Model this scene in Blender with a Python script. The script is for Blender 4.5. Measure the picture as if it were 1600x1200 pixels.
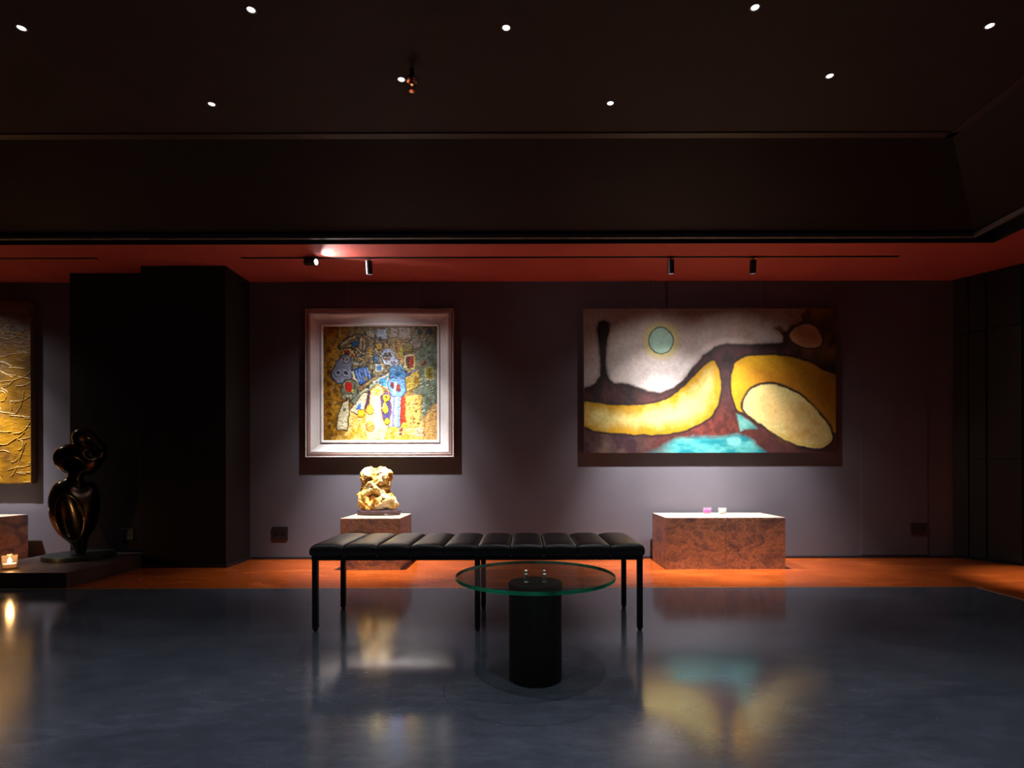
import bpy, bmesh, math, random
import numpy as np
from mathutils import Vector, Matrix

random.seed(7)
RNG = np.random.default_rng(11)
scene = bpy.context.scene
for o in list(bpy.data.objects):
    bpy.data.objects.remove(o)
C = scene.collection
R = math.radians

# ------------------------------------------------------------------ camera, world, exposure
FPX = 870.0
EYE = 0.87
cam_d = bpy.data.cameras.new('camera')
cam = bpy.data.objects.new('camera', cam_d)
C.objects.link(cam)
cam.location = (0, 0, EYE)
cam.rotation_euler = (R(90), R(0.13), 0)
cam_d.sensor_width = 36.0
cam_d.lens = 36.0 * FPX / 1600.0
cam_d.shift_x = -15.0 / 1600.0
cam_d.shift_y = 128.0 / 1600.0
cam_d.clip_start = 0.05
scene.camera = cam

world = bpy.data.worlds.new('night_room')
scene.world = world
world.use_nodes = True
world.node_tree.nodes['Background'].inputs[0].default_value = (0.5, 0.5, 0.6, 1)
world.node_tree.nodes['Background'].inputs[1].default_value = 0.0

scene.view_settings.view_transform = 'Standard'
scene.view_settings.look = 'None'
scene.view_settings.gamma = 1.0
scene.view_settings.use_curve_mapping = False
scene.view_settings.exposure = 0.0

SPOT_W = 860.0        # track spot
DOWN_W = 9.0         # recessed downlight
DOWN_BACK_W = 92.0    # downlights over the near half of the room

# ------------------------------------------------------------------ room measures
YB = 5.22             # back wall
ZS = 2.598            # red soffit
ZC = 3.0              # main ceiling
XR, XL, YF = 4.48, -6.4, -3.8
TRACK_Y = 4.61

# ------------------------------------------------------------------ material helpers
def new_mat(name):
    m = bpy.data.materials.new(name)
    m.use_nodes = True
    nt = m.node_tree
    return m, nt, nt.nodes['Principled BSDF']

def setp(b, **kw):
    names = {'color': 'Base Color', 'rough': 'Roughness', 'metal': 'Metallic', 'ior': 'IOR',
             'spec': 'Specular IOR Level', 'coat': 'Coat Weight', 'coat_rough': 'Coat Roughness',
             'trans': 'Transmission Weight', 'emit': 'Emission Color', 'emit_s': 'Emission Strength',
             'sheen': 'Sheen Weight'}
    for k, v in kw.items():
        if k in ('color', 'emit'):
            v = (v[0], v[1], v[2], 1)
        b.inputs[names[k]].default_value = v

def noise_node(nt, scale, detail=4, rough=0.55, coord='Object', stretch=None, dist=0.0):
    tc = nt.nodes.new('ShaderNodeNewGeometry' if coord == 'Position' else 'ShaderNodeTexCoord')
    n = nt.nodes.new('ShaderNodeTexNoise')
    n.inputs['Scale'].default_value = scale
    n.inputs['Detail'].default_value = detail
    n.inputs['Roughness'].default_value = rough
    n.inputs['Distortion'].default_value = dist
    if stretch or coord == 'Object':
        stretch = stretch or (1, 1, 1)
        mp = nt.nodes.new('ShaderNodeMapping')
        mp.inputs['Scale'].default_value = stretch
        mp.inputs['Location'].default_value = (0.31, 0.17, 0.43)
        nt.links.new(tc.outputs[coord], mp.inputs['Vector'])
        nt.links.new(mp.outputs['Vector'], n.inputs['Vector'])
    else:
        nt.links.new(tc.outputs[coord], n.inputs['Vector'])
    return n

def ramp(nt, src, stops):
    r = nt.nodes.new('ShaderNodeValToRGB')
    els = r.color_ramp.elements
    while len(els) < len(stops):
        els.new(0.5)
    for e, (p, c) in zip(els, stops):
        e.position = p
        e.color = (c[0], c[1], c[2], 1) if not isinstance(c, float) else (c, c, c, 1)
    nt.links.new(src, r.inputs['Fac'])
    return r

def bump(nt, b, src, strength, dist=0.01):
    bp = nt.nodes.new('ShaderNodeBump')
    bp.inputs['Strength'].default_value = strength
    bp.inputs['Distance'].default_value = dist
    nt.links.new(src, bp.inputs['Height'])
    nt.links.new(bp.outputs['Normal'], b.inputs['Normal'])

def mottled(name, stops, scale, rough, rough_var=0.0, detail=6, bump_s=0.0, bump_scale=80, stretch=None, **kw):
    m, nt, b = new_mat(name)
    setp(b, rough=rough, **kw)
    n = noise_node(nt, scale, detail, 0.6, stretch=stretch)
    r = ramp(nt, n.outputs['Fac'], stops)
    nt.links.new(r.outputs['Color'], b.inputs['Base Color'])
    if rough_var:
        n2 = noise_node(nt, scale * 2.3, 4, 0.6, stretch=stretch)
        r2 = ramp(nt, n2.outputs['Fac'], [(0.3, max(0.0, rough - rough_var)), (0.7, rough + rough_var)])
        nt.links.new(r2.outputs['Color'], b.inputs['Roughness'])
    if bump_s:
        n3 = noise_node(nt, bump_scale, 3, 0.6)
        bump(nt, b, n3.outputs['Fac'], bump_s)
    return m

def plain(name, color, rough=0.5, var=0.12, **kw):
    """single paint with a faint grain"""
    lo = tuple(c * (1 - var) for c in color)
    hi = tuple(c * (1 + var) for c in color)
    return mottled(name, [(0.3, lo), (0.7, hi)], 14, rough, detail=3, **kw)

def emitter(name, color, strength):
    m, nt, b = new_mat(name)
    setp(b, color=(0.8, 0.8, 0.8), emit=color, emit_s=strength)
    return m

def thin_glass(name, tint, gloss=0.03, ior=1.0):
    m, nt, b = new_mat(name)
    nt.nodes.remove(b)
    out = nt.nodes['Material Output']
    tr = nt.nodes.new('ShaderNodeBsdfTransparent'); tr.inputs[0].default_value = (*tint, 1)
    gl = nt.nodes.new('ShaderNodeBsdfGlossy'); gl.inputs['Roughness'].default_value = gloss
    lw = nt.nodes.new('ShaderNodeLayerWeight'); lw.inputs['Blend'].default_value = 0.5
    pw = nt.nodes.new('ShaderNodeMath'); pw.operation = 'POWER'; pw.inputs[1].default_value = 5.0
    nt.links.new(lw.outputs['Facing'], pw.inputs[0])
    fr = nt.nodes.new('ShaderNodeMath'); fr.operation = 'MULTIPLY_ADD'
    fr.inputs[1].default_value = 0.9 * ior; fr.inputs[2].default_value = 0.04 * ior
    nt.links.new(pw.outputs[0], fr.inputs[0])
    mx = nt.nodes.new('ShaderNodeMixShader')
    nt.links.new(fr.outputs[0], mx.inputs[0]); nt.links.new(tr.outputs[0], mx.inputs[1])
    nt.links.new(gl.outputs[0], mx.inputs[2]); nt.links.new(mx.outputs[0], out.inputs['Surface'])
    return m

M = {}
# dark aubergine wall paint with a linen-like grain
m, nt, b = new_mat('wall_paint'); M['wall'] = m
setp(b, rough=0.6, spec=0.3)
n = noise_node(nt, 1.3, 5, 0.6)
r_ = ramp(nt, n.outputs['Fac'], [(0.3, (0.106, 0.097, 0.113)), (0.7, (0.128, 0.118, 0.136))])
nt.links.new(r_.outputs['Color'], b.inputs['Base Color'])
n2 = noise_node(nt, 160, 2, 0.5, stretch=(1, 1, 2.5))
bump(nt, b, n2.outputs['Fac'], 0.25, 0.004)
M['pier'] = plain('pier_paint', (0.016, 0.013, 0.013), 0.65, spec=0.25)
M['base'] = plain('baseboard_paint', (0.02, 0.018, 0.02), 0.5)
M['ceiling'] = mottled('ceiling_paint', [(0.3, (0.022, 0.013, 0.010)), (0.7, (0.027, 0.016, 0.012))], 3, 0.7, bump_s=0.2, bump_scale=140, spec=0.3)
M['cove'] = mottled('cove_paint', [(0.3, (0.010, 0.0062, 0.005)), (0.7, (0.013, 0.008, 0.0065))], 3, 0.55, bump_s=0.3, bump_scale=140, spec=0.2)
M['edge_band'] = plain('edge_band_lit_tone', (0.040, 0.025, 0.020), 0.5)  # paler than the ceiling paint: light on the band put into its colour
M['lip'] = plain('lip_paint', (0.10, 0.075, 0.07), 0.45)
M['black'] = plain('black_paint', (0.008, 0.007, 0.008), 0.5)
M['soffit'] = mottled('red_soffit_paint', [(0.3, (0.38, 0.066, 0.046)), (0.7, (0.43, 0.075, 0.053))], 2.2, 0.7, bump_s=0.5, bump_scale=120, spec=0.2)

# polished blue-grey concrete, with trowel streaks and the faint scuffed ring round the glass table
m, nt, b = new_mat('blue_concrete'); M['floor'] = m
setp(b, rough=0.2, ior=1.72)
n = noise_node(nt, 1.6, 8, 0.62, stretch=(1, 1.8, 1), dist=0.6)
r1 = ramp(nt, n.outputs['Fac'], [(0.28, (0.044, 0.051, 0.068)), (0.52, (0.061, 0.070, 0.092)), (0.75, (0.086, 0.097, 0.122))])
n2 = noise_node(nt, 9, 6, 0.7, stretch=(1, 2.4, 1), dist=0.4)
r2 = ramp(nt, n2.outputs['Fac'], [(0.35, 0.80), (0.68, 1.15)])
mx = nt.nodes.new('ShaderNodeMix'); mx.data_type = 'RGBA'; mx.blend_type = 'MULTIPLY'; mx.inputs[0].default_value = 1
nt.links.new(r1.outputs['Color'], mx.inputs[6]); nt.links.new(r2.outputs['Color'], mx.inputs[7])
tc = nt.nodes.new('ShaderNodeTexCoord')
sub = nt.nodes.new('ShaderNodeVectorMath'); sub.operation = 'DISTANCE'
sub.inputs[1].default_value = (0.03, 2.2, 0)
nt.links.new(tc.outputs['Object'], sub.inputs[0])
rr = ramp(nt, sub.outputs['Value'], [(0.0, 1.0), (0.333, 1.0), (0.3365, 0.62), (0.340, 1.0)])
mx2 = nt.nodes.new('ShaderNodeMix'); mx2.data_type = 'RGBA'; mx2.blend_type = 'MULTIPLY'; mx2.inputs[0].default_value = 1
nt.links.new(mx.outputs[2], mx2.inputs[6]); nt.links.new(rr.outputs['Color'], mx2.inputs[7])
n4 = noise_node(nt, 55, 2, 0.5)
r4 = ramp(nt, n4.outputs['Fac'], [(0.775, 0.0), (0.80, 1.0)])
mx3 = nt.nodes.new('ShaderNodeMix'); mx3.data_type = 'RGBA'
nt.links.new(r4.outputs['Color'], mx3.inputs[0]); nt.links.new(mx2.outputs[2], mx3.inputs[6])
mx3.inputs[7].default_value = (0.3, 0.3, 0.33, 1)
nt.links.new(mx3.outputs[2], b.inputs['Base Color'])
n3 = noise_node(nt, 3.5, 6, 0.65, stretch=(1, 2, 1))
r3 = ramp(nt, n3.outputs['Fac'], [(0.3, 0.10), (0.7, 0.17)])
nt.links.new(r3.outputs['Color'], b.inputs['Roughness'])

m, nt, b = new_mat('orange_red_floor'); M['redfloor'] = m
setp(b, rough=0.2, ior=1.5)
n = noise_node(nt, 2.2, 7, 0.62, stretch=(1, 2.2, 1), dist=0.5)
r1 = ramp(nt, n.outputs['Fac'], [(0.3, (0.29, 0.048, 0.006)), (0.52, (0.39, 0.070, 0.009)), (0.68, (0.50, 0.102, 0.014))])
nt.links.new(r1.outputs['Color'], b.inputs['Base Color'])
M['brass'] = plain('brass_strip', (0.75, 0.55, 0.30), 0.3, metal=0.8)

m, nt, b = new_mat('rust_tile'); M['rust'] = m
setp(b, rough=0.40, spec=0.55)
n = noise_node(nt, 4.5, 9, 0.68, coord='Position', stretch=(1, 1, 1.7), dist=0.8)
r1 = ramp(nt, n.outputs['Fac'], [(0.36, (0.18, 0.165, 0.17)), (0.45, (0.34, 0.265, 0.22)), (0.53, (0.54, 0.39, 0.24)), (0.59, (0.42, 0.30, 0.21)), (0.67, (0.26, 0.23, 0.225))])
n2 = noise_node(nt, 70, 5, 0.7, coord='Position', stretch=(1, 1, 2))
r2 = ramp(nt, n2.outputs['Fac'], [(0.36, 0.50), (0.50, 1.02), (0.66, 1.35)])
mx = nt.nodes.new('ShaderNodeMix'); mx.data_type = 'RGBA'; mx.blend_type = 'MULTIPLY'; mx.inputs[0].default_value = 1
nt.links.new(r1.outputs['Color'], mx.inputs[6]); nt.links.new(r2.outputs['Color'], mx.inputs[7])
nt.links.new(mx.outputs[2], b.inputs['Base Color'])
bump(nt, b, n2.outputs['Fac'], 0.12, 0.003)
M['rust_edge'] = plain('rust_tile_edge', (0.62, 0.46, 0.36), 0.5)
M['plinth'] = mottled('brown_plinth', [(0.3, (0.055, 0.032, 0.026)), (0.7, (0.085, 0.052, 0.042))], 6, 0.4, 0.08, bump_s=0.05)

M['leather'] = mottled('black_leather', [(0.3, (0.010, 0.010, 0.011)), (0.7, (0.016, 0.016, 0.017))], 30, 0.36, 0.04, bump_s=0.08, bump_scale=260, spec=0.6)
M['steel_black'] = plain('black_steel', (0.008, 0.008, 0.009), 0.4, spec=0.4)
M['stud'] = plain('steel_stud', (0.6, 0.58, 0.56), 0.3, metal=1.0)
M['wood_black'] = mottled('black_stained_wood', [(0.3, (0.006, 0.005, 0.005)), (0.7, (0.016, 0.013, 0.012))], 18, 0.6, stretch=(6, 6, 0.4), spec=0.3)
M['wood_top'] = mottled('dark_wood_top', [(0.3, (0.018, 0.017, 0.018)), (0.7, (0.035, 0.032, 0.032))], 30, 0.65)
M['chrome'] = plain('polished_chrome', (0.9, 0.9, 0.9), 0.32, 0.02, metal=1.0)
M['glass'] = thin_glass('clear_tabletop_glass', (0.55, 0.60, 0.57), 0.02, 0.8)
M['glass_under'] = thin_glass('clear_glass_underside', (0.85, 0.90, 0.87), 0.02, 0.15)
m, nt, b = new_mat('green_glass_edge'); M['glass_edge'] = m
setp(b, color=(0.005, 0.06, 0.045), rough=0.08, spec=0.8)
tl = nt.nodes.new('ShaderNodeBsdfTranslucent')
n = noise_node(nt, 7, 2, 0.5)
r1 = ramp(nt, n.outputs['Fac'], [(0.35, (0.008, 0.26, 0.16)), (0.62, (0.05, 0.98, 0.62))])
nt.links.new(r1.outputs['Color'], tl.inputs['Color'])
ms = nt.nodes.new('ShaderNodeMixShader'); ms.inputs[0].default_value = 0.75
nt.links.new(b.outputs[0], ms.inputs[1]); nt.links.new(tl.outputs[0], ms.inputs[2])
nt.links.new(ms.outputs[0], nt.nodes['Material Output'].inputs['Surface'])
M['cup_glass'] = thin_glass('clear_cup_glass', (0.94, 0.96, 0.96), 0.05, 1.0)
M['tealight_glass'] = thin_glass('candle_glass', (0.95, 0.86, 0.76), 0.05, 0.6)
for m, w_, c_ in ((M['tealight_glass'], 0.035, (0.9, 0.75, 0.6, 1)), (M['cup_glass'], 0.20, (0.95, 0.95, 0.95, 1))):
  nt = m.node_tree
  tl = nt.nodes.new('ShaderNodeBsdfTranslucent'); tl.inputs[0].default_value = c_
  ms = nt.nodes.new('ShaderNodeMixShader'); ms.inputs[0].default_value = w_
  src = nt.nodes['Material Output'].inputs['Surface'].links[0].from_socket
  nt.links.new(src, ms.inputs[1]); nt.links.new(tl.outputs[0], ms.inputs[2]); nt.links.new(ms.outputs[0], nt.nodes['Material Output'].inputs['Surface'])
M['bronze'] = mottled('dark_bronze', [(0.3, (0.055, 0.050, 0.042)), (0.6, (0.11, 0.085, 0.055)), (0.75, (0.17, 0.12, 0.065))], 3.5, 0.24, 0.05, metal=1.0)
M['bronze_base'] = mottled('green_bronze_base', [(0.3, (0.03, 0.045, 0.045)), (0.7, (0.07, 0.09, 0.085))], 8, 0.35, metal=0.7)
m, nt, b = new_mat('ochre_stone'); M['stone'] = m
setp(b, rough=0.45, spec=0.5)
n = noise_node(nt, 9, 8, 0.65, dist=0.5)
r1 = ramp(nt, n.outputs['Fac'], [(0.30, (0.13, 0.045, 0.006)), (0.40, (0.50, 0.22, 0.025)), (0.49, (0.75, 0.46, 0.09)), (0.56, (0.82, 0.60, 0.26)), (0.68, (0.92, 0.80, 0.52))])
nt.links.new(r1.outputs['Color'], b.inputs['Base Color'])
n2 = noise_node(nt, 45, 5, 0.65)
bump(nt, b, n2.outputs['Fac'], 0.5, 0.01)
M['stand_wood'] = mottled('purple_brown_lacquer', [(0.3, (0.055, 0.03, 0.035)), (0.7, (0.10, 0.055, 0.06))], 12, 0.22, stretch=(1, 6, 1))
M['lamp_body'] = plain('lamp_black', (0.016, 0.016, 0.02), 0.35)
M['lens'] = emitter('lamp_lens', (1.0, 0.96, 0.98), 14.0)
M['lens_hot'] = emitter('lamp_lens_facing', (1.0, 0.97, 1.0), 30.0)
M['down_lens'] = emitter('downlight_lens', (1.0, 0.97, 0.95), 6.0)
M['down_rim'] = plain('downlight_rim', (0.10, 0.085, 0.08), 0.4)
M['copper'] = plain('copper_brass', (0.75, 0.38, 0.24), 0.25, metal=1.0)
M['plate'] = plain('socket_plate', (0.017, 0.015, 0.016), 0.45)
M['wire'] = plain('steel_wire', (0.30, 0.26, 0.24), 0.4, metal=0.9)
M['frame_white'] = plain('silver_white_frame', (0.70, 0.66, 0.64), 0.45, 0.04)
M['frame_rose'] = plain('rose_brown_frame', (0.33, 0.20, 0.165), 0.4, 0.08)
M['canvas_side'] = plain('canvas_edge', (0.22, 0.15, 0.10), 0.7)
M['magenta_wax'] = mottled('magenta_wax', [(0.3, (0.55, 0.04, 0.45)), (0.7, (0.75, 0.10, 0.62))], 30, 0.4)
M['pale_wax'] = mottled('pale_wax', [(0.3, (0.60, 0.68, 0.62)), (0.7, (0.75, 0.80, 0.74))], 30, 0.4)
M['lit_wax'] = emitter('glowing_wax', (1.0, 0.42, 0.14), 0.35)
M['flame'] = emitter('candle_flame', (1.0, 0.72, 0.36), 40.0)
M['wick'] = plain('wick', (0.02, 0.015, 0.01), 0.9)

def paint_mat(name, rough=0.5, spec=0.4, fine=220, fine_s=0.25):
    m, nt, b = new_mat(name)
    setp(b, rough=rough, spec=spec)
    a = nt.nodes.new('ShaderNodeAttribute'); a.attribute_name = 'paint'
    nt.links.new(a.outputs['Color'], b.inputs['Base Color'])
    n = noise_node(nt, fine, 3, 0.6)
    bump(nt, b, n.outputs['Fac'], fine_s, 0.002)
    return m
M['paint_smooth'] = paint_mat('oil_paint_smooth', 0.6, 0.25)
M['paint_thick'] = paint_mat('oil_paint_thick', 0.42, 0.4)

# ------------------------------------------------------------------ object helpers
def link_mesh(name, verts, faces, mat, parent=None, smooth=False):
    me = bpy.data.meshes.new(name)
    me.from_pydata([tuple(v) for v in verts], [], [tuple(f) for f in faces])
    me.update()
    if smooth:
        me.polygons.foreach_set('use_smooth', [True] * len(me.polygons))
    for mm in (mat if isinstance(mat, list) else [mat]):
        me.materials.append(mm)
    o = bpy.data.objects.new(name, me)
    C.objects.link(o)
    if parent:
        o.parent = parent
    return o

def obj(name, bm, mat, parent=None, smooth=False, angle=None):
    me = bpy.data.meshes.new(name)
    bmesh.ops.recalc_face_normals(bm, faces=bm.faces[:])
    bm.to_mesh(me)
    bm.free()
    if smooth:
        me.polygons.foreach_set('use_smooth', [True] * len(me.polygons))
        if angle:
            me.set_sharp_from_angle(angle=R(angle))
    for mm in (mat if isinstance(mat, list) else [mat]):
        me.materials.append(mm)
    o = bpy.data.objects.new(name, me)
    C.objects.link(o)
    if parent:
        o.parent = parent
    return o

def box(bm, x0, x1, y0, y1, z0, z1, bev=0.0, seg=2):
    r = bmesh.ops.create_cube(bm, size=1.0)
    vs = r['verts']
    for v in vs:
        v.co = Vector(((x0 + x1) / 2 + v.co.x * (x1 - x0), (y0 + y1) / 2 + v.co.y * (y1 - y0), (z0 + z1) / 2 + v.co.z * (z1 - z0)))
    if bev:
        es = list({e for v in vs for e in v.link_edges})
        bmesh.ops.bevel(bm, geom=es, offset=bev, segments=seg, profile=0.5, affect='EDGES')
    return bm

def bx(*a, **k):
    return box(bmesh.new(), *a, **k)

def lathe(profile, seg=48, bm=None, mtx=None):
    """profile: list of (r, z); r == 0 closes the end"""
    bm = bm or bmesh.new()
    rings = []
    for r, z in profile:
        if r <= 1e-6:
            rings.append([bm.verts.new((0, 0, z))])
        else:
            rings.append([bm.verts.new((r * math.cos(2 * math.pi * i / seg), r * math.sin(2 * math.pi * i / seg), z)) for i in range(seg)])
    for a, c in zip(rings, rings[1:]):
        for i in range(seg):
            j = (i + 1) % seg
            if len(a) == 1 and len(c) > 1:
                bm.faces.new((a[0], c[i], c[j]))
            elif len(c) == 1 and len(a) > 1:
                bm.faces.new((a[i], a[j], c[0]))
            elif len(a) > 1:
                bm.faces.new((a[i], a[j], c[j], c[i]))
    if mtx is not None:
        for ring in rings:
            for v in ring:
                v.co = mtx @ v.co
    return bm

def tag(o, label, cat, group=None):
    o['label'] = label
    o['category'] = cat
    if group:
        o['group'] = group
    return o

def thing(name, label, cat, loc=(0, 0, 0), rotz=0.0, group=None):
    o = bpy.data.objects.new(name, None)
    o.empty_display_size = 0.05
    C.objects.link(o)
    o.location = loc
    o.rotation_euler = (0, 0, rotz)
    return tag(o, label, cat, group)

def struct(o, label=None):
    o['kind'] = 'structure'
    if label:
        o['label'] = label
    return o

# ------------------------------------------------------------------ numpy noise
def vnoise(x, y, seed, z=None):
    rg = np.random.default_rng(seed)
    n = 64
    if z is None:
        lat = rg.random((n, n))
        xi = np.floor(x).astype(int); yi = np.floor(y).astype(int)
        fx = x - xi; fy = y - yi
        fx = fx * fx * (3 - 2 * fx); fy = fy * fy * (3 - 2 * fy)
        g = lambda a, c: lat[a % n, c % n]
        return (g(xi, yi) * (1 - fx) + g(xi + 1, yi) * fx) * (1 - fy) + (g(xi, yi + 1) * (1 - fx) + g(xi + 1, yi + 1) * fx) * fy
    n = 32
    lat = rg.random((n, n, n))
    xi = np.floor(x).astype(int); yi = np.floor(y).astype(int); zi = np.floor(z).astype(int)
    fx = x - xi; fy = y - yi; fz = z - zi
    fx = fx * fx * (3 - 2 * fx); fy = fy * fy * (3 - 2 * fy); fz = fz * fz * (3 - 2 * fz)
    out = 0
    for dx in (0, 1):
        for dy in (0, 1):
            for dz in (0, 1):
                w = (fx if dx else 1 - fx) * (fy if dy else 1 - fy) * (fz if dz else 1 - fz)
                out = out + w * lat[(xi + dx) % n, (yi + dy) % n, (zi + dz) % n]
    return out

def fbm(x, y, seed, octv=4, z=None):
    s = 0; a = 0.5; t = 0
    for k in range(octv):
        f = 2.03 ** k
        s = s + a * vnoise(x * f + 3.7 * k, y * f + 1.3 * k, seed + k, None if z is None else z * f + 2.1 * k)
        t += a; a *= 0.5
    return s / t

def lin(c):
    c = np.asarray(c, float) / 255.0
    return np.where(c <= 0.04045, c / 12.92, ((c + 0.055) / 1.055) ** 2.4)

def sdpoly(px, py, pts):
    """signed distance to a polygon, negative inside"""
    d = np.full(px.shape, 1e18); s = np.ones(px.shape)
    n = len(pts)
    for i in range(n):
        ax, ay = pts[i]; bx_, by_ = pts[i - 1]
        ex, ey = bx_ - ax, by_ - ay
        wx, wy = px - ax, py - ay
        t = np.clip((wx * ex + wy * ey) / (ex * ex + ey * ey + 1e-12), 0, 1)
        dx, dy = wx - ex * t, wy - ey * t
        d = np.minimum(d, dx * dx + dy * dy)
        c1 = py >= ay; c2 = py < by_; c3 = ex * wy > ey * wx
        flip = (c1 & c2 & c3) | (~c1 & ~c2 & ~c3)
        s = np.where(flip, -s, s)
    return s * np.sqrt(d)

def spline(pts, sub=6, closed=True):
    """Catmull-Rom through the points"""
    P = [np.array(p, float) for p in pts]; n = len(P); out = []
    for i in range(n if closed else n - 1):
        p0 = P[(i - 1) % n] if closed or i > 0 else P[0]
        p1 = P[i]; p2 = P[(i + 1) % n]
        p3 = P[(i + 2) % n] if closed or i + 2 < n else P[-1]
        for k in range(sub):
            t = k / sub
            out.append(tuple(0.5 * (2 * p1 + (p2 - p0) * t + (2 * p0 - 5 * p1 + 4 * p2 - p3) * t * t + (3 * p1 - p0 - 3 * p2 + p3) * t ** 3)))
    return out

def ellipse(cx, cy, rx, ry, n=24, rot=0):
    c, s = math.cos(R(rot)), math.sin(R(rot))
    return [(cx + rx * math.cos(a) * c - ry * math.sin(a) * s, cy + rx * math.cos(a) * s + ry * math.sin(a) * c)
            for a in [2 * math.pi * i / n for i in range(n)]]

class Painting:
    """a grid of paint: linear colour and relief, addressed in the sketch's own coordinates"""
    def __init__(self, x0, x1, y0, y1, nx, ny, xf=None):
        self.nx, self.ny = nx, ny
        self.xf = np.linspace(0, 1, nx) if xf is None else xf
        self.X, self.Y = np.meshgrid(x0 + (x1 - x0) * self.xf, np.linspace(y0, y1, ny))
        self.col = np.zeros((ny, nx, 3)); self.h = np.zeros((ny, nx))
        self.wx, self.wy = self.X.copy(), self.Y.copy()
    def wobble(self, amp, freq, seed):
        self.wx = self.X + amp * 2 * (fbm(self.X * freq, self.Y * freq, seed) - 0.5)
        self.wy = self.Y + amp * 2 * (fbm(self.X * freq, self.Y * freq, seed + 20) - 0.5)
    def mix(self, mask, c):
        m = mask[..., None]
        self.col = self.col * (1 - m) + m * (c if isinstance(c, np.ndarray) and c.ndim == 3 else lin(c))
    def poly(self, pts, c, soft=4.0, alpha=1.0, edge=None, edge_w=6.0, height=0.0):
        mg = edge_w + soft + 14
        xs, ys = self.X[0], self.Y[:, 0]
        i0, i1 = np.searchsorted(xs, [min(p[0] for p in pts) - mg, max(p[0] for p in pts) + mg])
        j0, j1 = np.searchsorted(ys, [min(p[1] for p in pts) - mg, max(p[1] for p in pts) + mg])
        if i1 <= i0 or j1 <= j0:
            return
        sl = (slice(j0, j1), slice(i0, i1))
        d = sdpoly(self.wx[sl], self.wy[sl], pts)
        col = self.col[sl]
        if edge is not None:
            m = (alpha * np.clip((edge_w - d) / soft + 0.5, 0, 1))[..., None]
            col = col * (1 - m) + m * lin(edge)
        m = np.clip(0.5 - d / soft, 0, 1)
        col = col * (1 - alpha * m[..., None]) + alpha * m[..., None] * lin(c)
        self.col[sl] = col
        if height:
            self.h[sl] += height * m
    def build(self, name, w, h, mat, parent, relief=0.0):
        """front face at local y = 0 facing -y, origin at the middle"""
        nx, ny = self.nx, self.ny
        xs = w * (self.xf - 0.5); zs = np.linspace(h / 2, -h / 2, ny)
        GX, GZ = np.meshgrid(xs, zs)
        co = np.stack([GX, -relief * self.h, GZ], -1).reshape(-1, 3)
        idx = np.arange(nx * ny).reshape(ny, nx)
        q = np.stack([idx[:-1, :-1], idx[1:, :-1], idx[1:, 1:], idx[:-1, 1:]], -1).reshape(-1, 4)
        me = bpy.data.meshes.new(name)
        me.vertices.add(len(co)); me.vertices.foreach_set('co', co.astype(np.float32).ravel())
        me.loops.add(q.size); me.loops.foreach_set('vertex_index', q.astype(np.int32).ravel())
        me.polygons.add(len(q)); me.polygons.foreach_set('loop_start', (np.arange(len(q)) * 4).astype(np.int32))
        me.update(calc_edges=True)
        me.polygons.foreach_set('use_smooth', np.ones(len(q), bool))
        at = me.color_attributes.new('paint', 'FLOAT_COLOR', 'POINT')
        rgba = np.concatenate([np.clip(self.col, 0, 1), np.ones((ny, nx, 1))], -1).reshape(-1)
        at.data.foreach_set('color', rgba.astype(np.float32))
        me.materials.append(mat)
        o = bpy.data.objects.new(name, me); C.objects.link(o); o.parent = parent
        return o

# ------------------------------------------------------------------ surface nets
def surface_nets(F, lo, hi, res):
    """F(x, y, z) < 0 inside; returns verts, quads"""
    ax = [np.linspace(lo[i], hi[i], res[i]) for i in range(3)]
    Xg, Yg, Zg = np.meshgrid(*ax, indexing='ij')
    V = F(Xg, Yg, Zg)
    ins = V < 0
    nx, ny, nz = res
    cnt = np.zeros((nx - 1, ny - 1, nz - 1)); acc = np.zeros((nx - 1, ny - 1, nz - 1, 3))
    corners = [(i, j, k) for i in (0, 1) for j in (0, 1) for k in (0, 1)]
    sl = lambda c: tuple(slice(c[a], c[a] + res[a] - 1) for a in range(3))
    for c0 in corners:
        for a in range(3):
            if c0[a] == 0:
                c1 = list(c0); c1[a] = 1; c1 = tuple(c1)
                v0, v1 = V[sl(c0)], V[sl(c1)]
                cr = (v0 < 0) != (v1 < 0)
                t = np.where(cr, v0 / np.where(cr, v0 - v1, 1), 0)
                p = np.zeros(acc.shape); p[..., 0] = c0[0]; p[..., 1] = c0[1]; p[..., 2] = c0[2]
                p[..., a] += t
                acc += p * cr[..., None]; cnt += cr
    act = cnt > 0
    idm = -np.ones(act.shape, int); idm[act] = np.arange(act.sum())
    cell = np.argwhere(act)
    pos = cell + acc[act] / cnt[act][:, None]
    step = np.array([(hi[i] - lo[i]) / (res[i] - 1) for i in range(3)])
    verts = np.array(lo) + pos * step
    quads = []
    for a in range(3):
        b_, c_ = (a + 1) % 3, (a + 2) % 3
        s0 = [slice(1, res[i] - 1) for i in range(3)]; s1 = list(s0)
        s0[a] = slice(0, res[a] - 1); s1[a] = slice(1, res[a])
        A, B = ins[tuple(s0)], ins[tuple(s1)]
        cr = np.argwhere(A != B)
        fl = A[A != B]
        off = np.array([1, 1, 1]); off[a] = 0
        base = cr + off
        def cid(db, dc):
            q = base.copy(); q[:, b_] -= db; q[:, c_] -= dc
            return idm[q[:, 0], q[:, 1], q[:, 2]]
        q = np.stack([cid(1, 1), cid(0, 1), cid(0, 0), cid(1, 0)], -1)
        q[~fl] = q[~fl][:, ::-1]
        quads.append(q)
    return verts, np.concatenate(quads)

def smin(a, c, k):
    h = np.clip(0.5 + 0.5 * (c - a) / k, 0, 1)
    return c * (1 - h) + a * h - k * h * (1 - h)

def smax(a, c, k):
    return -smin(-a, -c, k)

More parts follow.
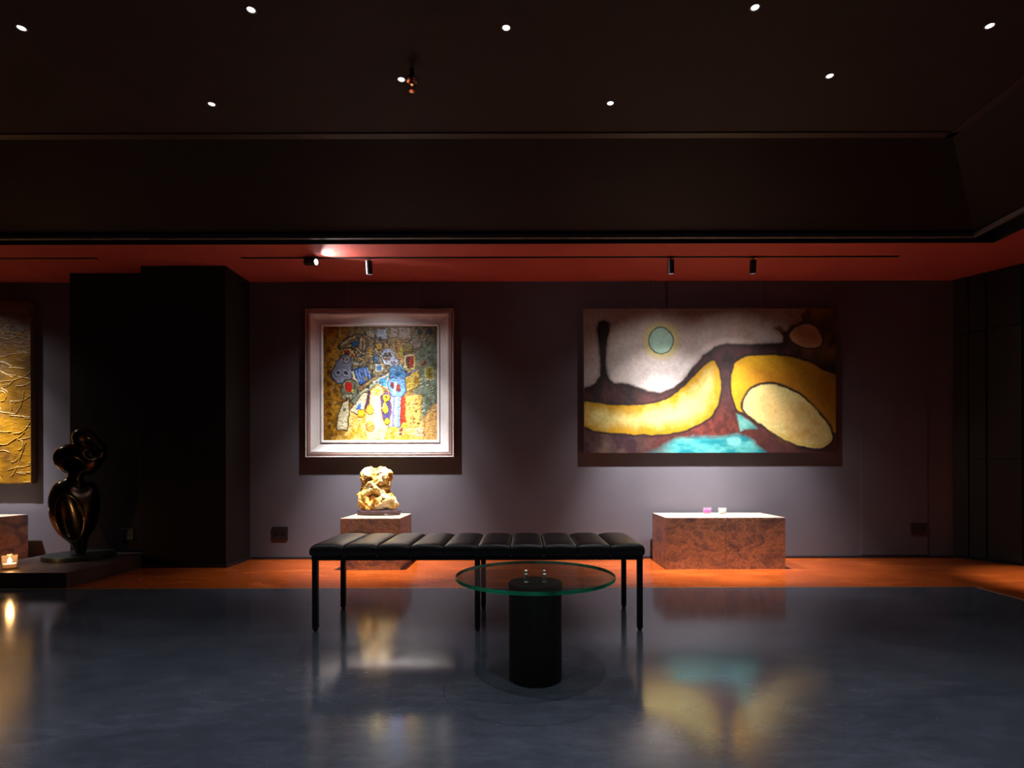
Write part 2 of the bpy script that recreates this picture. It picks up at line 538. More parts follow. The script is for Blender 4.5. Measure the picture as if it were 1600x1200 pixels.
def sd_ell(x, y, z, c, r, ry=0.0, rz=0.0):
    """approximate ellipsoid distance; ry turns it in the x-z plane, rz in x-y"""
    x, y, z = x - c[0], y - c[1], z - c[2]
    ca, sa = math.cos(R(rz)), math.sin(R(rz))
    x, y = ca * x + sa * y, -sa * x + ca * y
    ca, sa = math.cos(R(ry)), math.sin(R(ry))
    x, z = ca * x + sa * z, -sa * x + ca * z
    k0 = np.sqrt((x / r[0]) ** 2 + (y / r[1]) ** 2 + (z / r[2]) ** 2)
    k1 = np.sqrt((x / r[0] ** 2) ** 2 + (y / r[1] ** 2) ** 2 + (z / r[2] ** 2) ** 2)
    return k0 * (k0 - 1) / np.maximum(k1, 1e-6)

# ================================================================== THE ROOM
FB, FR, FL_, FF = 3.97, 3.23, -5.15, -2.55      # edges of the blue field
struct(obj('floor', bx(FL_, FR, FF, FB, -0.1, 0), M['floor']), 'polished blue-grey concrete floor')
bm = bmesh.new()
box(bm, XL, XR + 0.3, FB, YB + 0.2, -0.1, 0); box(bm, XL, XR + 0.3, YF, FF, -0.1, 0)
box(bm, FR, XR + 0.3, FF, FB, -0.1, 0); box(bm, XL, FL_, FF, FB, -0.1, 0)
struct(obj('floor_border', bm, M['redfloor']), 'orange-red floor border along the walls')
bm = bmesh.new()
t = 0.006
box(bm, FL_, FR, FB - t, FB + t, -0.02, 0.0015); box(bm, FR - t, FR + t, FF, FB + t, -0.02, 0.0015)
box(bm, FL_ - t, FL_ + t, FF, FB, -0.02, 0.0015); box(bm, FL_, FR, FF - t, FF + t, -0.02, 0.0015)
struct(obj('trim_1', bm, M['brass']), 'thin brass strip between blue floor and red border')

# walls
bm = bmesh.new()
box(bm, XL, 4.10, YB, YB + 0.15, 0, ZS + 0.1)
struct(obj('wall_back', bm, M['wall']), 'dark aubergine back wall hung with paintings')
struct(obj('lit_wall_strip', bx(3.18, 3.80, YB - 0.006, YB, 0.03, ZS), M['wall']), 'slightly proud flat strip added for the brighter lit stretch of wall right of the large painting')  # added relief, stands for a stretch of wall that is only lit brighter
# chamfered corner on the right with grooved panels, then the right wall
cx0, cy0, cx1, cy1 = 4.05, 5.22, XR, 4.50
def wall_strip(name, pts, z0, z1, th, mat):
    (ax, ay), (bx2, by2) = pts
    dx, dy = bx2 - ax, by2 - ay
    L = math.hypot(dx, dy); nx, ny = -dy / L * th, dx / L * th
    vs = [(ax, ay, z0), (bx2, by2, z0), (bx2 + nx, by2 + ny, z0), (ax + nx, ay + ny, z0)]
    vs += [(v[0], v[1], z1) for v in vs]
    return link_mesh(name, vs, [(0, 1, 2, 3), (7, 6, 5, 4), (0, 4, 5, 1), (1, 5, 6, 2), (2, 6, 7, 3), (3, 7, 4, 0)], mat)
wc = struct(wall_strip('wall_corner', ((cx1, cy1), (cx0, cy0)), 0, ZS + 0.1, -0.1, M['pier']), 'black chamfered corner wall with vertical panels')
def along(t): return (cx0 + (cx1 - cx0) * t, cy0 + (cy1 - cy0) * t)
def panel(name, t0, t1, proud, z0, z1, parent):
    a, c = along(t0), along(t1)
    o = wall_strip(name, (c, a), z0, z1, proud, M['pier'])
    o.parent = parent
    return o
for t0, t1 in ((0.02, 0.14), (0.155, 0.30), (0.32, 0.60), (0.635, 0.80), (0.815, 0.99)):
    for z0, z1 in ((0.03, 0.92), (0.925, 2.08), (2.085, ZS)):
        panel('panel', t0, t1, 0.018, z0, z1, wc)
struct(obj('wall_right', bx(XR, XR + 0.15, YF, cy1, 0, ZS + 0.1), M['wall']), 'dark right wall')
struct(obj('wall_left', bx(XL - 0.15, XL, YF, YB + 0.15, 0, ZS + 0.1), M['wall']), 'dark left wall')
struct(obj('wall_front', bx(XL, XR, YF - 0.15, YF, 0, ZS + 0.1), M['wall']), 'dark wall behind the viewer')
# pier in two planes
PX0, PX1, PX2, PY1, PY2 = -4.03, -3.27, -2.545, 4.97, 4.79
pier = struct(obj('wall_pier', bx(PX1, PX2, PY2, YB, 0, ZS), M['pier']), 'black pier projecting from the back wall')
obj('recessed_face', bx(PX0, PX1, PY1, YB, 0, ZS), M['pier'], pier)
obj('corner_batten', bx(PX0 - 0.035, PX0, PY1 + 0.05, YB, 0, ZS), M['wall'], pier)
# baseboards
bm = bmesh.new()
box(bm, PX2 + 0.01, cx0, YB - 0.010, YB, 0, 0.022); box(bm, XL, PX0 - 0.04, YB - 0.010, YB, 0, 0.022)
struct(obj('baseboard_back', bm, M['base']))
bm = bmesh.new()
box(bm, PX1, PX2 + 0.010, PY2 - 0.010, PY2, 0, 0.025); box(bm, PX2, PX2 + 0.010, PY2, YB, 0, 0.025)
struct(obj('baseboard_pier', bm, M['base']))

# soffit ring, fascia, lip, cove and ceiling
SB, SR, SL, SF = 4.335, 3.68, -5.55, -2.95          # inner edges of the red soffit
bm = bmesh.new()
box(bm, XL, XR + 0.2, SB, YB + 0.1, ZS, ZS + 0.12); box(bm, SR, XR + 0.2, YF, SB, ZS, ZS + 0.12)
box(bm, XL, SL, YF, SB, ZS, ZS + 0.12); box(bm, SL, SR, YF, SF, ZS, ZS + 0.12)
struct(obj('ceiling_soffit', bm, M['soffit']), 'red lowered ceiling border along the walls')
bm = bmesh.new()
f = 0.004
box(bm, SL, SR, SB - f, SB, ZS, 2.76); box(bm, SR - f, SR, SF, SB, ZS, 2.76)
box(bm, SL, SL + f, SF, SB, ZS, 2.76); box(bm, SL, SR, SF, SF + f, ZS, 2.76)
CB, CR, CL, CF = 4.265, 3.47, -5.35, -2.75
box(bm, SL, SR, CB, SB, 2.74, 2.76); box(bm, CR, SR, SF, CB, 2.74, 2.76)
box(bm, SL, CL, SF, CB, 2.74, 2.76); box(bm, CL, CR, SF, CF, 2.74, 2.76)
struct(obj('trim_3', bm, M['black']), 'black recessed fascia round the raised ceiling')
bm = bmesh.new()
box(bm, CL - 0.02, CR + 0.02, CB - 0.02, CB + 0.012, 2.610, 2.642, bev=0.003)
box(bm, CR - 0.02, CR + 0.012, CF, CB, 2.610, 2.642, bev=0.003)
box(bm, CL - 0.012, CL + 0.02, CF, CB, 2.610, 2.642, bev=0.003)
box(bm, CL - 0.02, CR + 0.02, CF - 0.012, CF + 0.02, 2.610, 2.642, bev=0.003)
struct(obj('trim_4', bm, M['lip']), 'thin brown-grey lip at the foot of the cove')
TB, TR, TL, TF = 3.61, 2.80, -4.68, -2.08            # upper edge of the cove
vs = [(CL, CF, 2.646), (CR, CF, 2.646), (CR, CB, 2.646), (CL, CB, 2.646), (TL, TF, ZC), (TR, TF, ZC), (TR, TB, ZC), (TL, TB, ZC)]
vs += [(x, y, z + 0.03) for x, y, z in vs]
fs = [(0, 1, 5, 4), (1, 2, 6, 5), (2, 3, 7, 6), (3, 0, 4, 7), (12, 13, 9, 8), (13, 14, 10, 9), (14, 15, 11, 10), (15, 12, 8, 11)]
struct(link_mesh('ceiling_cove', vs, fs, M['cove']), 'sloping dark cove below the ceiling')
struct(obj('ceiling', bx(TL - 0.1, TR + 0.1, TF - 0.1, TB + 0.1, ZC, ZC + 0.1), M['ceiling']), 'near-black painted ceiling')
bm = bmesh.new()
for a in ((TL, TR, TB - 0.055, TB), (TL, TR, TF, TF + 0.055), (TL, TL + 0.055, TF, TB), (TR - 0.055, TR, TF, TB)):
    box(bm, a[0], a[1], a[2], a[3], ZC - 0.008, ZC + 0.01)
struct(obj('trim_5', bm, M['edge_band']), 'narrow band along the ceiling edge')
# air grille on the right fascia
g = thing('air_grille', 'long black slotted air grille high on the right fascia', 'vent', (SR - 0.004, 3.0, 2.655))
obj('frame', bx(-0.008, 0, -1.1, 1.12, -0.035, 0.05, bev=0.002), M['black'], g)
for k in range(4):
    obj('slat', bx(-0.016, -0.008, -1.08, 1.10, -0.026 + k * 0.02, -0.018 + k * 0.02), M['plate'], g)

# ================================================================== PEDESTAL BOXES
BH, BY0, BY1 = 0.433, 4.665, 5.155
def pedestal(x0, x1, label):
    w = x1 - x0
    o = thing('display_box', label, 'pedestal', ((x0 + x1) / 2, (BY0 + BY1) / 2, 0), group='rust-coloured cube pedestals')
    h, d = w / 2, (BY1 - BY0) / 2
    e = 0.004
    obj('core', bx(-h + 0.0006, h - 0.0006, -d + 0.0012, d, 0, BH - 0.0012), M['rust_edge'], o)
    obj('front_tile', bx(-h + e, h - e, -d, -d + 0.01, 0.0, BH - e), M['rust'], o)
    obj('side_tile', bx(-h, -h + 0.01, -d + 0.0012 + e, d, 0, BH - e), M['rust'], o)
    obj('side_tile', bx(h - 0.01, h, -d + 0.0012 + e, d, 0, BH - e), M['rust'], o)
    obj('top_tile', bx(-h + e, h - e, -d + 0.0012 + e, d, BH - 0.01, BH), M['rust'], o)
    return o
pedestal(-1.521, -1.021, 'rust-brown cube pedestal carrying the golden stone, behind the bench')
pedestal(1.210, 1.7085, 'rust-brown cube pedestal with the magenta candle cup on top')
pedestal(1.7105, 2.209, 'rust-brown cube pedestal with the clear candle cup on top')
pedestal(-5.07, -4.57, 'dark rust-brown cube pedestal under the golden painting at the left edge')

# ================================================================== GOLDEN STONE ON STAND
st = thing('stone_stand', 'low oval purple-brown lacquered stand under the golden stone', 'stand', (-1.283, 5.0, BH))
def oval(profile, sx, sy, seg=64, wob=0.0):
    bm = lathe(profile, seg)
    for v in bm.verts:
        a = math.atan2(v.co.y, v.co.x)
        k = 1 + wob * math.sin(3 * a + 0.6)
        # squarish oval
        v.co.x *= sx * k; v.co.y *= sy * k
    return bm
obj('foot', oval([(0, 0), (0.96, 0), (0.985, 0.006), (0.985, 0.012), (0.95, 0.016), (0, 0.016)], 0.197, 0.10), M['stand_wood'], st, True, 40)
obj('top', oval([(0, 0.016), (0.97, 0.016), (1.0, 0.024), (1.0, 0.032), (0.96, 0.042), (0.86, 0.044), (0, 0.040)], 0.197, 0.10, wob=0.015), M['stand_wood'], st, True, 40)

def rock_sdf(x, y, z):
    # x,z metres from the stone's foot; photo sketch units of 13.33 px per photo px -> metres
    n1 = fbm(x * 11 + 5, y * 11 + 9, 31, 4, z * 11 + 2) - 0.5
    n2 = fbm(x * 34 + 5, y * 34 + 9, 51, 3, z * 34 + 2) - 0.5
    d = sd_ell(x, y, z, (-0.075, 0.0, 0.285), (0.092, 0.062, 0.085))
    d = smin(d, sd_ell(x, y, z, (0.045, 0.0, 0.285), (0.095, 0.060, 0.090), 8), 0.03)
    d = smin(d, sd_ell(x, y, z, (-0.01, 0.0, 0.20), (0.125, 0.060, 0.10)), 0.03)
    d = smin(d, sd_ell(x, y, z, (-0.115, 0.0, 0.09), (0.070, 0.060, 0.115)), 0.03)
    d = smin(d, sd_ell(x, y, z, (0.085, 0.0, 0.075), (0.115, 0.060, 0.070), -42), 0.03)
    d = smin(d, sd_ell(x, y, z, (0.0, 0.0, 0.06), (0.13, 0.065, 0.08)), 0.03)
    d = smin(d, sd_ell(x, y, z, (-0.065, -0.055, 0.03), (0.035, 0.02, 0.06)), 0.02)
    pits = [(-0.07, -0.065, 0.265, 0.030, 0.022, -20), (-0.045, -0.065, 0.195, 0.022, 0.018, 0), (0.085, -0.06, 0.205, 0.05, 0.028, -40),
            (0.03, -0.07, 0.205, 0.026, 0.022, 30), (-0.05, -0.07, 0.125, 0.014, 0.014, 0), (0.015, -0.07, 0.12, 0.03, 0.022, 20),
            (0.075, -0.06, 0.085, 0.022, 0.016, 0), (0.05, -0.065, 0.065, 0.014, 0.012, 0), (-0.055, -0.07, 0.075, 0.010, 0.03, 0),
            (-0.15, -0.03, 0.165, 0.026, 0.02, 30), (0.10, -0.03, 0.155, 0.03, 0.03, 0), (-0.185, -0.02, 0.08, 0.015, 0.02, 0), (0.0, -0.06, 0.345, 0.018, 0.03, 0)]
    for px, py, pz, rx, rz2, a in pits:
        d = smax(d, -sd_ell(x, y, z, (px, py, pz), (rx, 0.035, rz2), a), 0.012)
    d = d - 0.036 * n1 - 0.026 * n2
    return smax(d, -0.012 - z, 0.004)
v, q = surface_nets(rock_sdf, (-0.22, -0.12, -0.030), (0.24, 0.11, 0.41), (116, 60, 110))
rock = link_mesh('golden_stone', v, q, M['stone'], None, True)
rock.location = (-1.292, 5.0, BH + 0.058)
tag(rock, 'craggy golden ochre stone with pits, standing on the lacquered stand', 'stone')

# ================================================================== CANDLE CUPS
def cup(x, y, z, r, h, wax_mat, wax_h, name, label, lit=False, group=None):
    o = thing(name, label, 'candle', (x, y, z), group=group)
    w = 0.0035
    obj('glass', lathe([(0, 0), (r * 0.92, 0), (r * 0.95, 0.004), (r, h), (r - w, h), (r * 0.95 - w, 0.010), (0, 0.010)], 40), M['tealight_glass'] if lit else M['cup_glass'], o, True, 40)
    obj('wax', lathe([(0, 0.0115), (r * 0.95 - w - 0.002, 0.0115), (r * 0.97 - w - 0.002, wax_h), (r * 0.5, wax_h - 0.003), (0, wax_h - 0.003)], 32), wax_mat, o, True, 40)
    obj('wick', lathe([(0, wax_h - 0.003), (0.0012, wax_h - 0.003), (0.0012, wax_h + 0.008), (0, wax_h + 0.008)], 8), M['wick'], o)
    if lit:
        obj('flame', lathe([(0, wax_h + 0.002), (0.009, wax_h + 0.008), (0.013, wax_h + 0.018), (0.010, wax_h + 0.030), (0.004, wax_h + 0.042), (0, wax_h + 0.048)], 16), M['flame'], o, True)
        ld = bpy.data.lights.new('candle_glow', 'POINT'); ld.energy = 1.2; ld.color = (1, 0.55, 0.22); ld.shadow_soft_size = 0.02
        lo = bpy.data.objects.new('candle_glow', ld); C.objects.link(lo); lo.parent = o; lo.location = (0, 0, wax_h + 0.07)
    return o
cup(1.672, 5.02, BH, 0.037, 0.058, M['magenta_wax'], 0.040, 'candle_cup', 'small glass candle cup with magenta wax on a rust cube', group='small glass candle cups')
cup(1.808, 5.02, BH, 0.037, 0.058, M['pale_wax'], 0.046, 'candle_cup', 'small glass candle cup with clear whitish wax on a rust cube', group='small glass candle cups')

# ================================================================== PLINTH, BRONZE, LIT CANDLE
PLH = 0.11
pl = obj('plinth', bx(-4.13, -3.275, 4.005, 4.955, 0, PLH, bev=0.003), M['plinth'])
tag(pl, 'low square brown plinth under the bronze sculpture', 'plinth')
cup(-3.822, 4.155, PLH, 0.046, 0.105, M['lit_wax'], 0.040, 'tealight_glass', 'lit candle glowing in a clear glass on the low plinth', lit=True)

sc = thing('bronze_sculpture', 'dark bronze abstract sculpture of twisted lobes on the low plinth', 'sculpture', (-3.70, 4.66, PLH))
obj('base', lathe([(0, 0), (0.245, 0), (0.25, 0.004), (0.25, 0.032), (0.245, 0.037), (0, 0.037)], 72), M['bronze_base'], sc, True, 40)
def S(px, py):
    return ((px - 124) / 186.7, (870 - py) / 186.7)
def bronze_sdf(x, y, z):
    x = x / 0.79
    def E(px, py, yy, r, a=0, rz=0):
        cx, cz = S(px, py)
        return sd_ell(x, y, z, (cx, yy, cz), r, a, rz)
    d = E(108, 796, -0.01, (0.165, 0.13, 0.265), 14)
    d = smin(d, E(138, 792, 0.04, (0.10, 0.10, 0.22), -6), 0.12)
    d = smin(d, E(124, 846, 0, (0.062, 0.065, 0.12), 8), 0.07)
    d = smin(d, E(117, 751, 0, (0.075, 0.07, 0.07)), 0.05)
    d = smax(d, -E(109, 810, -0.205, (0.135, 0.17, 0.26), 13), 0.010)
    ring = E(121, 717, 0, (0.205, 0.10, 0.135), -8)
    ring = smax(ring, -E(114, 726, -0.10, (0.085, 0.13, 0.062), -8), 0.025)
    ring = smax(ring, -E(143, 708, -0.12, (0.06, 0.06, 0.04), -30), 0.03)
    d = smin(d, ring, 0.03)
    top = E(134, 686, 0.0, (0.125, 0.075, 0.095), -25)
    top = smin(top, E(155, 706, 0.02, (0.07, 0.07, 0.10), -15), 0.05)
    top = smax(top, -E(136, 690, -0.10, (0.085, 0.06, 0.055), -25), 0.02)
    return smin(d, top, 0.022)
v, q = surface_nets(bronze_sdf, (-0.29, -0.24, 0.02), (0.29, 0.24, 1.14), (84, 68, 152))
obj_b = link_mesh('twisted_body', v, q, M['bronze'], sc, True)
obj_b.rotation_euler = (0, 0, R(38.4))

# ================================================================== BENCH
bn = thing('bench', 'long black leather bench with ten channelled pads on thin steel legs', 'bench', (-0.2345, 3.178, 0))
HW, HD = 0.877, 0.25
SEG = 2 * HW / 10
def pad(x0, x1):
    """one puffed channel of the seat"""
    nx, ny = 12, 18
    z0, z1 = 0.400, 0.463
    def puff(u, vv):
        eu = 1 - abs(2 * u - 1) ** 3.2; ev = 1 - abs(2 * vv - 1) ** 9
        return z1 - 0.020 + 0.022 * max(eu, 0) ** 0.5 * 1.0 * (0.35 + 0.65 * max(ev, 0) ** 0.5)
    vs, fs = [], []
    for j in range(ny + 1):
        for i in range(nx + 1):
            u, w_ = i / nx, j / ny
            u = 0.5 - 0.5 * math.cos(math.pi * u); w_ = 0.5 - 0.5 * math.cos(math.pi * w_)
            vs.append((x0 + 0.0006 + (x1 - x0 - 0.0012) * u, -HD + 2 * HD * w_, puff(u, w_)))
    W = nx + 1
    for j in range(ny):
        for i in range(nx):
            fs.append((j * W + i, j * W + i + 1, (j + 1) * W + i + 1, (j + 1) * W + i))
    # skirt: bulging sides
    rim = [i for i in range(W)] + [j * W + nx for j in range(1, ny + 1)] + [ny * W + i for i in range(nx - 1, -1, -1)] + [j * W for j in range(ny - 1, 0, -1)]
    n = len(rim); prev = rim
    for lvl, (dz, outy) in enumerate(((0.25, 0.006), (0.55, 0.0075), (0.85, 0.005), (1.0, 0.0))):
        cur = []
        for k in rim:
            x, y, z = vs[k]
            s = 1 if y > HD - 1e-6 else (-1 if y < -HD + 1e-6 else 0)
            ex = (1 if x > HW - 0.002 else (-1 if x < -HW + 0.002 else 0))
            cur.append(len(vs)); vs.append((x + ex * outy * 0.6, y + s * outy, z + (z0 - z) * dz))
        for k in range(n):
            fs.append((prev[(k + 1) % n], prev[k], cur[k], cur[(k + 1) % n]))
        prev = cur
    fs.append(tuple(prev))
    return vs, fs
for k in range(10):
    x0 = -HW + k * SEG
    vs, fs = pad(x0, x0 + SEG)
    link_mesh('seat_pad', vs, fs, M['leather'], bn, True)
bm = bmesh.new()
box(bm, -HW + 0.004, HW - 0.004, -HD + 0.004, -HD + 0.034, 0.374, 0.400, bev=0.001); box(bm, -HW + 0.004, HW - 0.004, HD - 0.034, HD - 0.004, 0.374, 0.400, bev=0.001)
box(bm, -HW + 0.004, -HW + 0.034, -HD + 0.03, HD - 0.03, 0.374, 0.400); box(bm, HW - 0.034, HW - 0.004, -HD + 0.03, HD - 0.03, 0.374, 0.400)
box(bm, -0.015, 0.015, -HD + 0.03, HD - 0.03, 0.374, 0.400)
box(bm, -HW + 0.02, HW - 0.02, -HD + 0.02, HD - 0.02, 0.395, 0.402)
obj('seat_frame', bm, M['steel_black'], bn)
for lx in (-HW + 0.019, 0.0, HW - 0.019):
    for ly in (-HD + 0.019, HD - 0.019):
        lg = obj('leg', bx(lx - 0.014, lx + 0.014, ly - 0.014, ly + 0.014, 0.012, 0.376, bev=0.0015), M['steel_black'], bn)
        obj('foot_pad', lathe([(0, 0), (0.010, 0), (0.011, 0.003), (0.011, 0.013), (0, 0.013)], 16, mtx=Matrix.Translation((lx, ly, 0))), M['black'], lg)
for k in range(1, 10):
    x = -HW + k * SEG
    obj('stud', lathe([(0, -0.004), (0.003, -0.003), (0.0045, 0), (0.0045, 0.001), (0, 0.001)], 12, mtx=Matrix.Translation((x, -HD + 0.003, 0.398)) @ Matrix.Rotation(R(90), 4, 'X') @ Matrix.Rotation(R(180), 4, 'X')), M['stud'], bn)

# ================================================================== GLASS TABLE
tb = thing('glass_table', 'round glass table on a black cylindrical wooden base in front of the bench', 'table', (0.055, 2.285, 0))
bm = bmesh.new()
lathe([(0, 0), (0.106, 0), (0.108, 0.004), (0.1085, 0.366), (0.107, 0.370), (0, 0.370)], 72, bm)
obj('base', bm, M['wood_black'], tb, True, 40)
obj('base_cap', lathe([(0, 0.370), (0.1085, 0.370), (0.110, 0.373), (0.110, 0.391), (0.107, 0.395), (0, 0.395)], 72), M['wood_top'], tb, True, 40)
GR = 0.326
gt = obj('glass_top', lathe([(0, 0.426), (GR - 0.003, 0.426), (GR - 0.0031, 0.4259)], 128), M['glass'], tb)
obj('underside', lathe([(0, 0.412), (GR - 0.003, 0.412), (GR - 0.0031, 0.4121)], 128), M['glass_under'], gt)
obj('polished_rim', lathe([(GR - 0.003, 0.412), (GR - 0.0006, 0.4135), (GR, 0.416), (GR, 0.422), (GR - 0.0006, 0.4245), (GR - 0.003, 0.426)], 128), M['glass_edge'], gt, True, 40)
for px_ in (-0.038, 0.038):
    for py_ in (-0.01, 0.065):
        obj('standoff', lathe([(0, 0.395), (0.010, 0.395), (0.0105, 0.397), (0.006, 0.400), (0.006, 0.407), (0.0075, 0.409), (0.0075, 0.412), (0.007, 0.4262), (0.007, 0.4285), (0.005, 0.4305), (0.0025, 0.4315), (0, 0.432)], 24,
                              mtx=Matrix.Translation((px_, py_, 0))), M['chrome'], tb, True, 40)

# ================================================================== PAINTINGS
def wires(parent, xs, z0, z1, y):
    for x in xs:
        w_ = obj('hanging_wire', lathe([(0, z0), (0.0016, z0), (0.0016, z1), (0, z1)], 8, mtx=Matrix.Translation((x, y, 0))), M['wire'], parent)
        obj('wire_hook', lathe([(0, z0 - 0.004), (0.006, z0), (0.006, z0 + 0.018), (0.003, z0 + 0.026), (0, z0 + 0.026)], 12, mtx=Matrix.Translation((x, y, 0))), M['wire'], w_, True)
        obj('wire_gripper', lathe([(0, z1 - 0.03), (0.004, z1 - 0.028), (0.004, z1 - 0.008), (0.007, z1 - 0.004), (0.007, z1), (0, z1)], 12, mtx=Matrix.Translation((x, y, 0))), M['wire'], w_, True)

# --- large organic abstract on the right
W2, H2 = (1306.5 - 913) / FPX * 5.17, (708 - 482.5) / FPX * 5.17
cx2, cz2 = ((1306.5 + 913) / 2 - 815) / FPX * 5.17, EYE + (728 - (708 + 482.5) / 2) / FPX * 5.17
p2 = thing('organic_painting', 'large unframed abstract painting with yellow pods and dark curving land', 'painting', (cx2, YB - 0.047, cz2))
P = Painting(83, 1515, 153, 973, 640, 366)
X, Y = P.X, P.Y
n_big = fbm(X * 0.006, Y * 0.006, 101); n_mid = fbm(X * 0.02, Y * 0.012, 111); n_fine = fbm(X * 0.06, Y * 0.05, 121)
def shade(a, c, t):
    return lin(a) * (1 - t[..., None]) + lin(c) * t[..., None]
up = np.clip((Y - 160) / 430, 0, 1)
sky = shade((172, 140, 122), (220, 210, 202), np.clip(up * 0.9 + (n_big - 0.5) * 0.9, 0, 1))
sky = sky * (0.88 + 0.24 * n_fine[..., None])
P.col = sky
t = np.clip((n_mid - 0.55) * 3, 0, 1) * np.clip(1 - up, 0, 1)
P.mix(t * 0.5, (146, 118, 120))
P.wobble(6, 0.03, 140)
# dark land
land = [(60, 612), (110, 600), (150, 575), (172, 535), (178, 480), (172, 400), (164, 320), (158, 262), (172, 228), (200, 220), (228, 235), (233, 270), (216, 320), (207, 400),
        (206, 480), (222, 550), (255, 580), (330, 580), (380, 595), (440, 622), (520, 630), (590, 605), (650, 555), (700, 490), (760, 420), (830, 372),
        (900, 352), (1000, 358), (1100, 355), (1180, 352), (1214, 345), (1220, 312), (1196, 284), (1168, 266), (1195, 257), (1218, 275), (1236, 288), (1256, 258), (1300, 236),
        (1326, 222), (1320, 190), (1346, 165), (1360, 140), (1540, 140), (1540, 1000), (60, 1000)]
dl = sdpoly(P.wx, P.wy, land)
P.mix(np.clip(1 - dl / 26, 0, 1) ** 2 * 0.45, (96, 78, 68))
landc = shade((44, 30, 26), (92, 48, 46), np.clip((n_mid - 0.3) * 1.8, 0, 1))
redz = np.clip((Y - 640) / 180, 0, 1) * np.clip(1 - np.abs(X - 800) / 420, 0, 1)
landc = landc * (1 - 0.8 * redz[..., None]) + 0.8 * redz[..., None] * shade((98, 40, 34), (150, 66, 48), np.clip((n_fine - 0.3) * 1.9, 0, 1))
brz = np.clip((X - 1250) / 160, 0, 1) * np.clip((480 - Y) / 120, 0, 1)
landc = landc * (1 - brz[..., None]) + brz[..., None] * shade((70, 50, 22), (146, 104, 40), np.clip((n_mid - 0.25) * 2, 0, 1))
lowl = np.clip((Y - 840) / 60, 0, 1) * np.clip((500 - X) / 200, 0, 1)
landc = landc * (1 - 0.7 * lowl[..., None]) + 0.7 * lowl[..., None] * shade((70, 34, 46), (112, 92, 78), np.clip((n_mid - 0.35) * 2.4, 0, 1))
stemz = np.clip(1 - np.abs(X - 200) / 60, 0, 1) * np.clip((590 - Y) / 60, 0, 1)
landc = landc * (1 - 0.7 * stemz[..., None]) + 0.7 * stemz[..., None] * lin((40, 34, 26))
P.mix(np.clip(0.5 - dl / 9, 0, 1), landc)
rim = np.exp(-((dl + 10) / 14) ** 2) * (X < 1250)
P.mix(rim * 0.55, (30, 22, 20))
INK = (44, 28, 24)
def pod(pts, inner, outer, ink_w, depth, soft=9, tex=0.25, seed=200, rim=None):
    d = sdpoly(P.wx, P.wy, spline(pts, 5))
    P.mix(np.clip((ink_w - d) / 10 + 0.5, 0, 1), INK)
    t = np.clip(-d / depth + (n_mid - 0.5) * 0.8 + (n_fine - 0.5) * tex, 0, 1)
    t = t * t * (3 - 2 * t)
    c = shade(outer, inner, t) * (0.9 + 0.2 * fbm(X * 0.03, Y * 0.03, seed)[..., None])
    P.mix(np.clip(0.5 - d / soft, 0, 1), c)
    if rim:
        P.mix(np.exp(-((d + 12) / 8) ** 2) * 0.6 * np.clip((Y - rim[1]) / 60, 0, 1), rim[0])
    return d
pod([(60, 690), (200, 696), (330, 706), (440, 700), (520, 680), (600, 640), (680, 570), (750, 500), (798, 458), (826, 456), (845, 490), (856, 550), (858, 620), (846, 690), (816, 750), (760, 795), (680, 835), (600, 858), (500, 870), (380, 868), (250, 860), (150, 848), (100, 825), (60, 806)],
    (232, 212, 128), (196, 146, 10), 12, 92)
od = pod([(955, 728), (930, 660), (921, 590), (925, 520), (950, 460), (1000, 432), (1080, 421), (1180, 423), (1280, 437), (1370, 465), (1450, 510), (1560, 580), (1560, 860), (1490, 850), (1300, 800), (1100, 760), (990, 745)],
    (196, 130, 16), (212, 158, 16), 13, 150)
browning = np.clip((X - 1100) / 420, 0, 1) * np.clip(0.5 - od / 9, 0, 1)
P.mix(browning * 0.75, shade((138, 82, 14), (176, 110, 22), np.clip((n_mid - 0.3) * 2, 0, 1)))
# turquoise pieces
sea = shade((48, 128, 124), (130, 196, 180), np.clip((n_mid - 0.3) * 2, 0, 1))
d = sdpoly(P.wx, P.wy, [(948, 752), (985, 766), (1050, 815), (1068, 836), (1000, 838), (972, 852), (958, 800)])
P.mix(np.clip(0.5 - d / 12, 0, 1), sea)
d = sdpoly(P.wx, P.wy, spline([(450, 1000), (500, 950), (580, 908), (650, 889), (760, 884), (880, 882), (960, 872), (1020, 892), (1058, 930), (1078, 1000)], 4))
pool = shade((24, 142, 150), (112, 206, 196), np.clip((fbm(X * 0.012, Y * 0.03, 171) - 0.3) * 2.2, 0, 1))
P.mix(np.clip(0.5 - d / 30, 0, 1) * np.clip((X - 480) / 120, 0.35, 1), pool)
P.poly(ellipse(938, 910, 42, 26), (126, 206, 202), 14)
# cream pod in front
pod([(988, 712), (994, 672), (1030, 617), (1080, 590), (1160, 586), (1240, 612), (1320, 656), (1400, 732), (1460, 802), (1492, 870), (1484, 915), (1440, 944), (1380, 946), (1300, 928), (1200, 885), (1110, 826), (1040, 776), (1002, 742)],
    (226, 190, 116), (230, 208, 132), 14, 120, rim=((206, 172, 30), 820), tex=0.6)
sw = np.exp(-((np.hypot((X - 1300) / 1.3, Y - 800) - 75) / 40) ** 2) * np.clip((fbm(X * 0.015, Y * 0.02, 177) - 0.4) * 4, 0, 1)
P.mix(sw * 0.55, (206, 144, 50))
# sun with its halo
dsun = np.hypot((P.wx - 521) / 0.94, P.wy - 335)
P.mix(np.clip(1 - np.abs(dsun - 85) / 40, 0, 1) * 0.8, (204, 186, 104))
P.mix(np.clip((80 - dsun) / 5, 0, 1), (60, 66, 56))
P.mix(np.clip((74 - dsun) / 6, 0, 1), shade((150, 186, 158), (178, 204, 190), np.clip((n_mid - 0.3) * 2, 0, 1)))
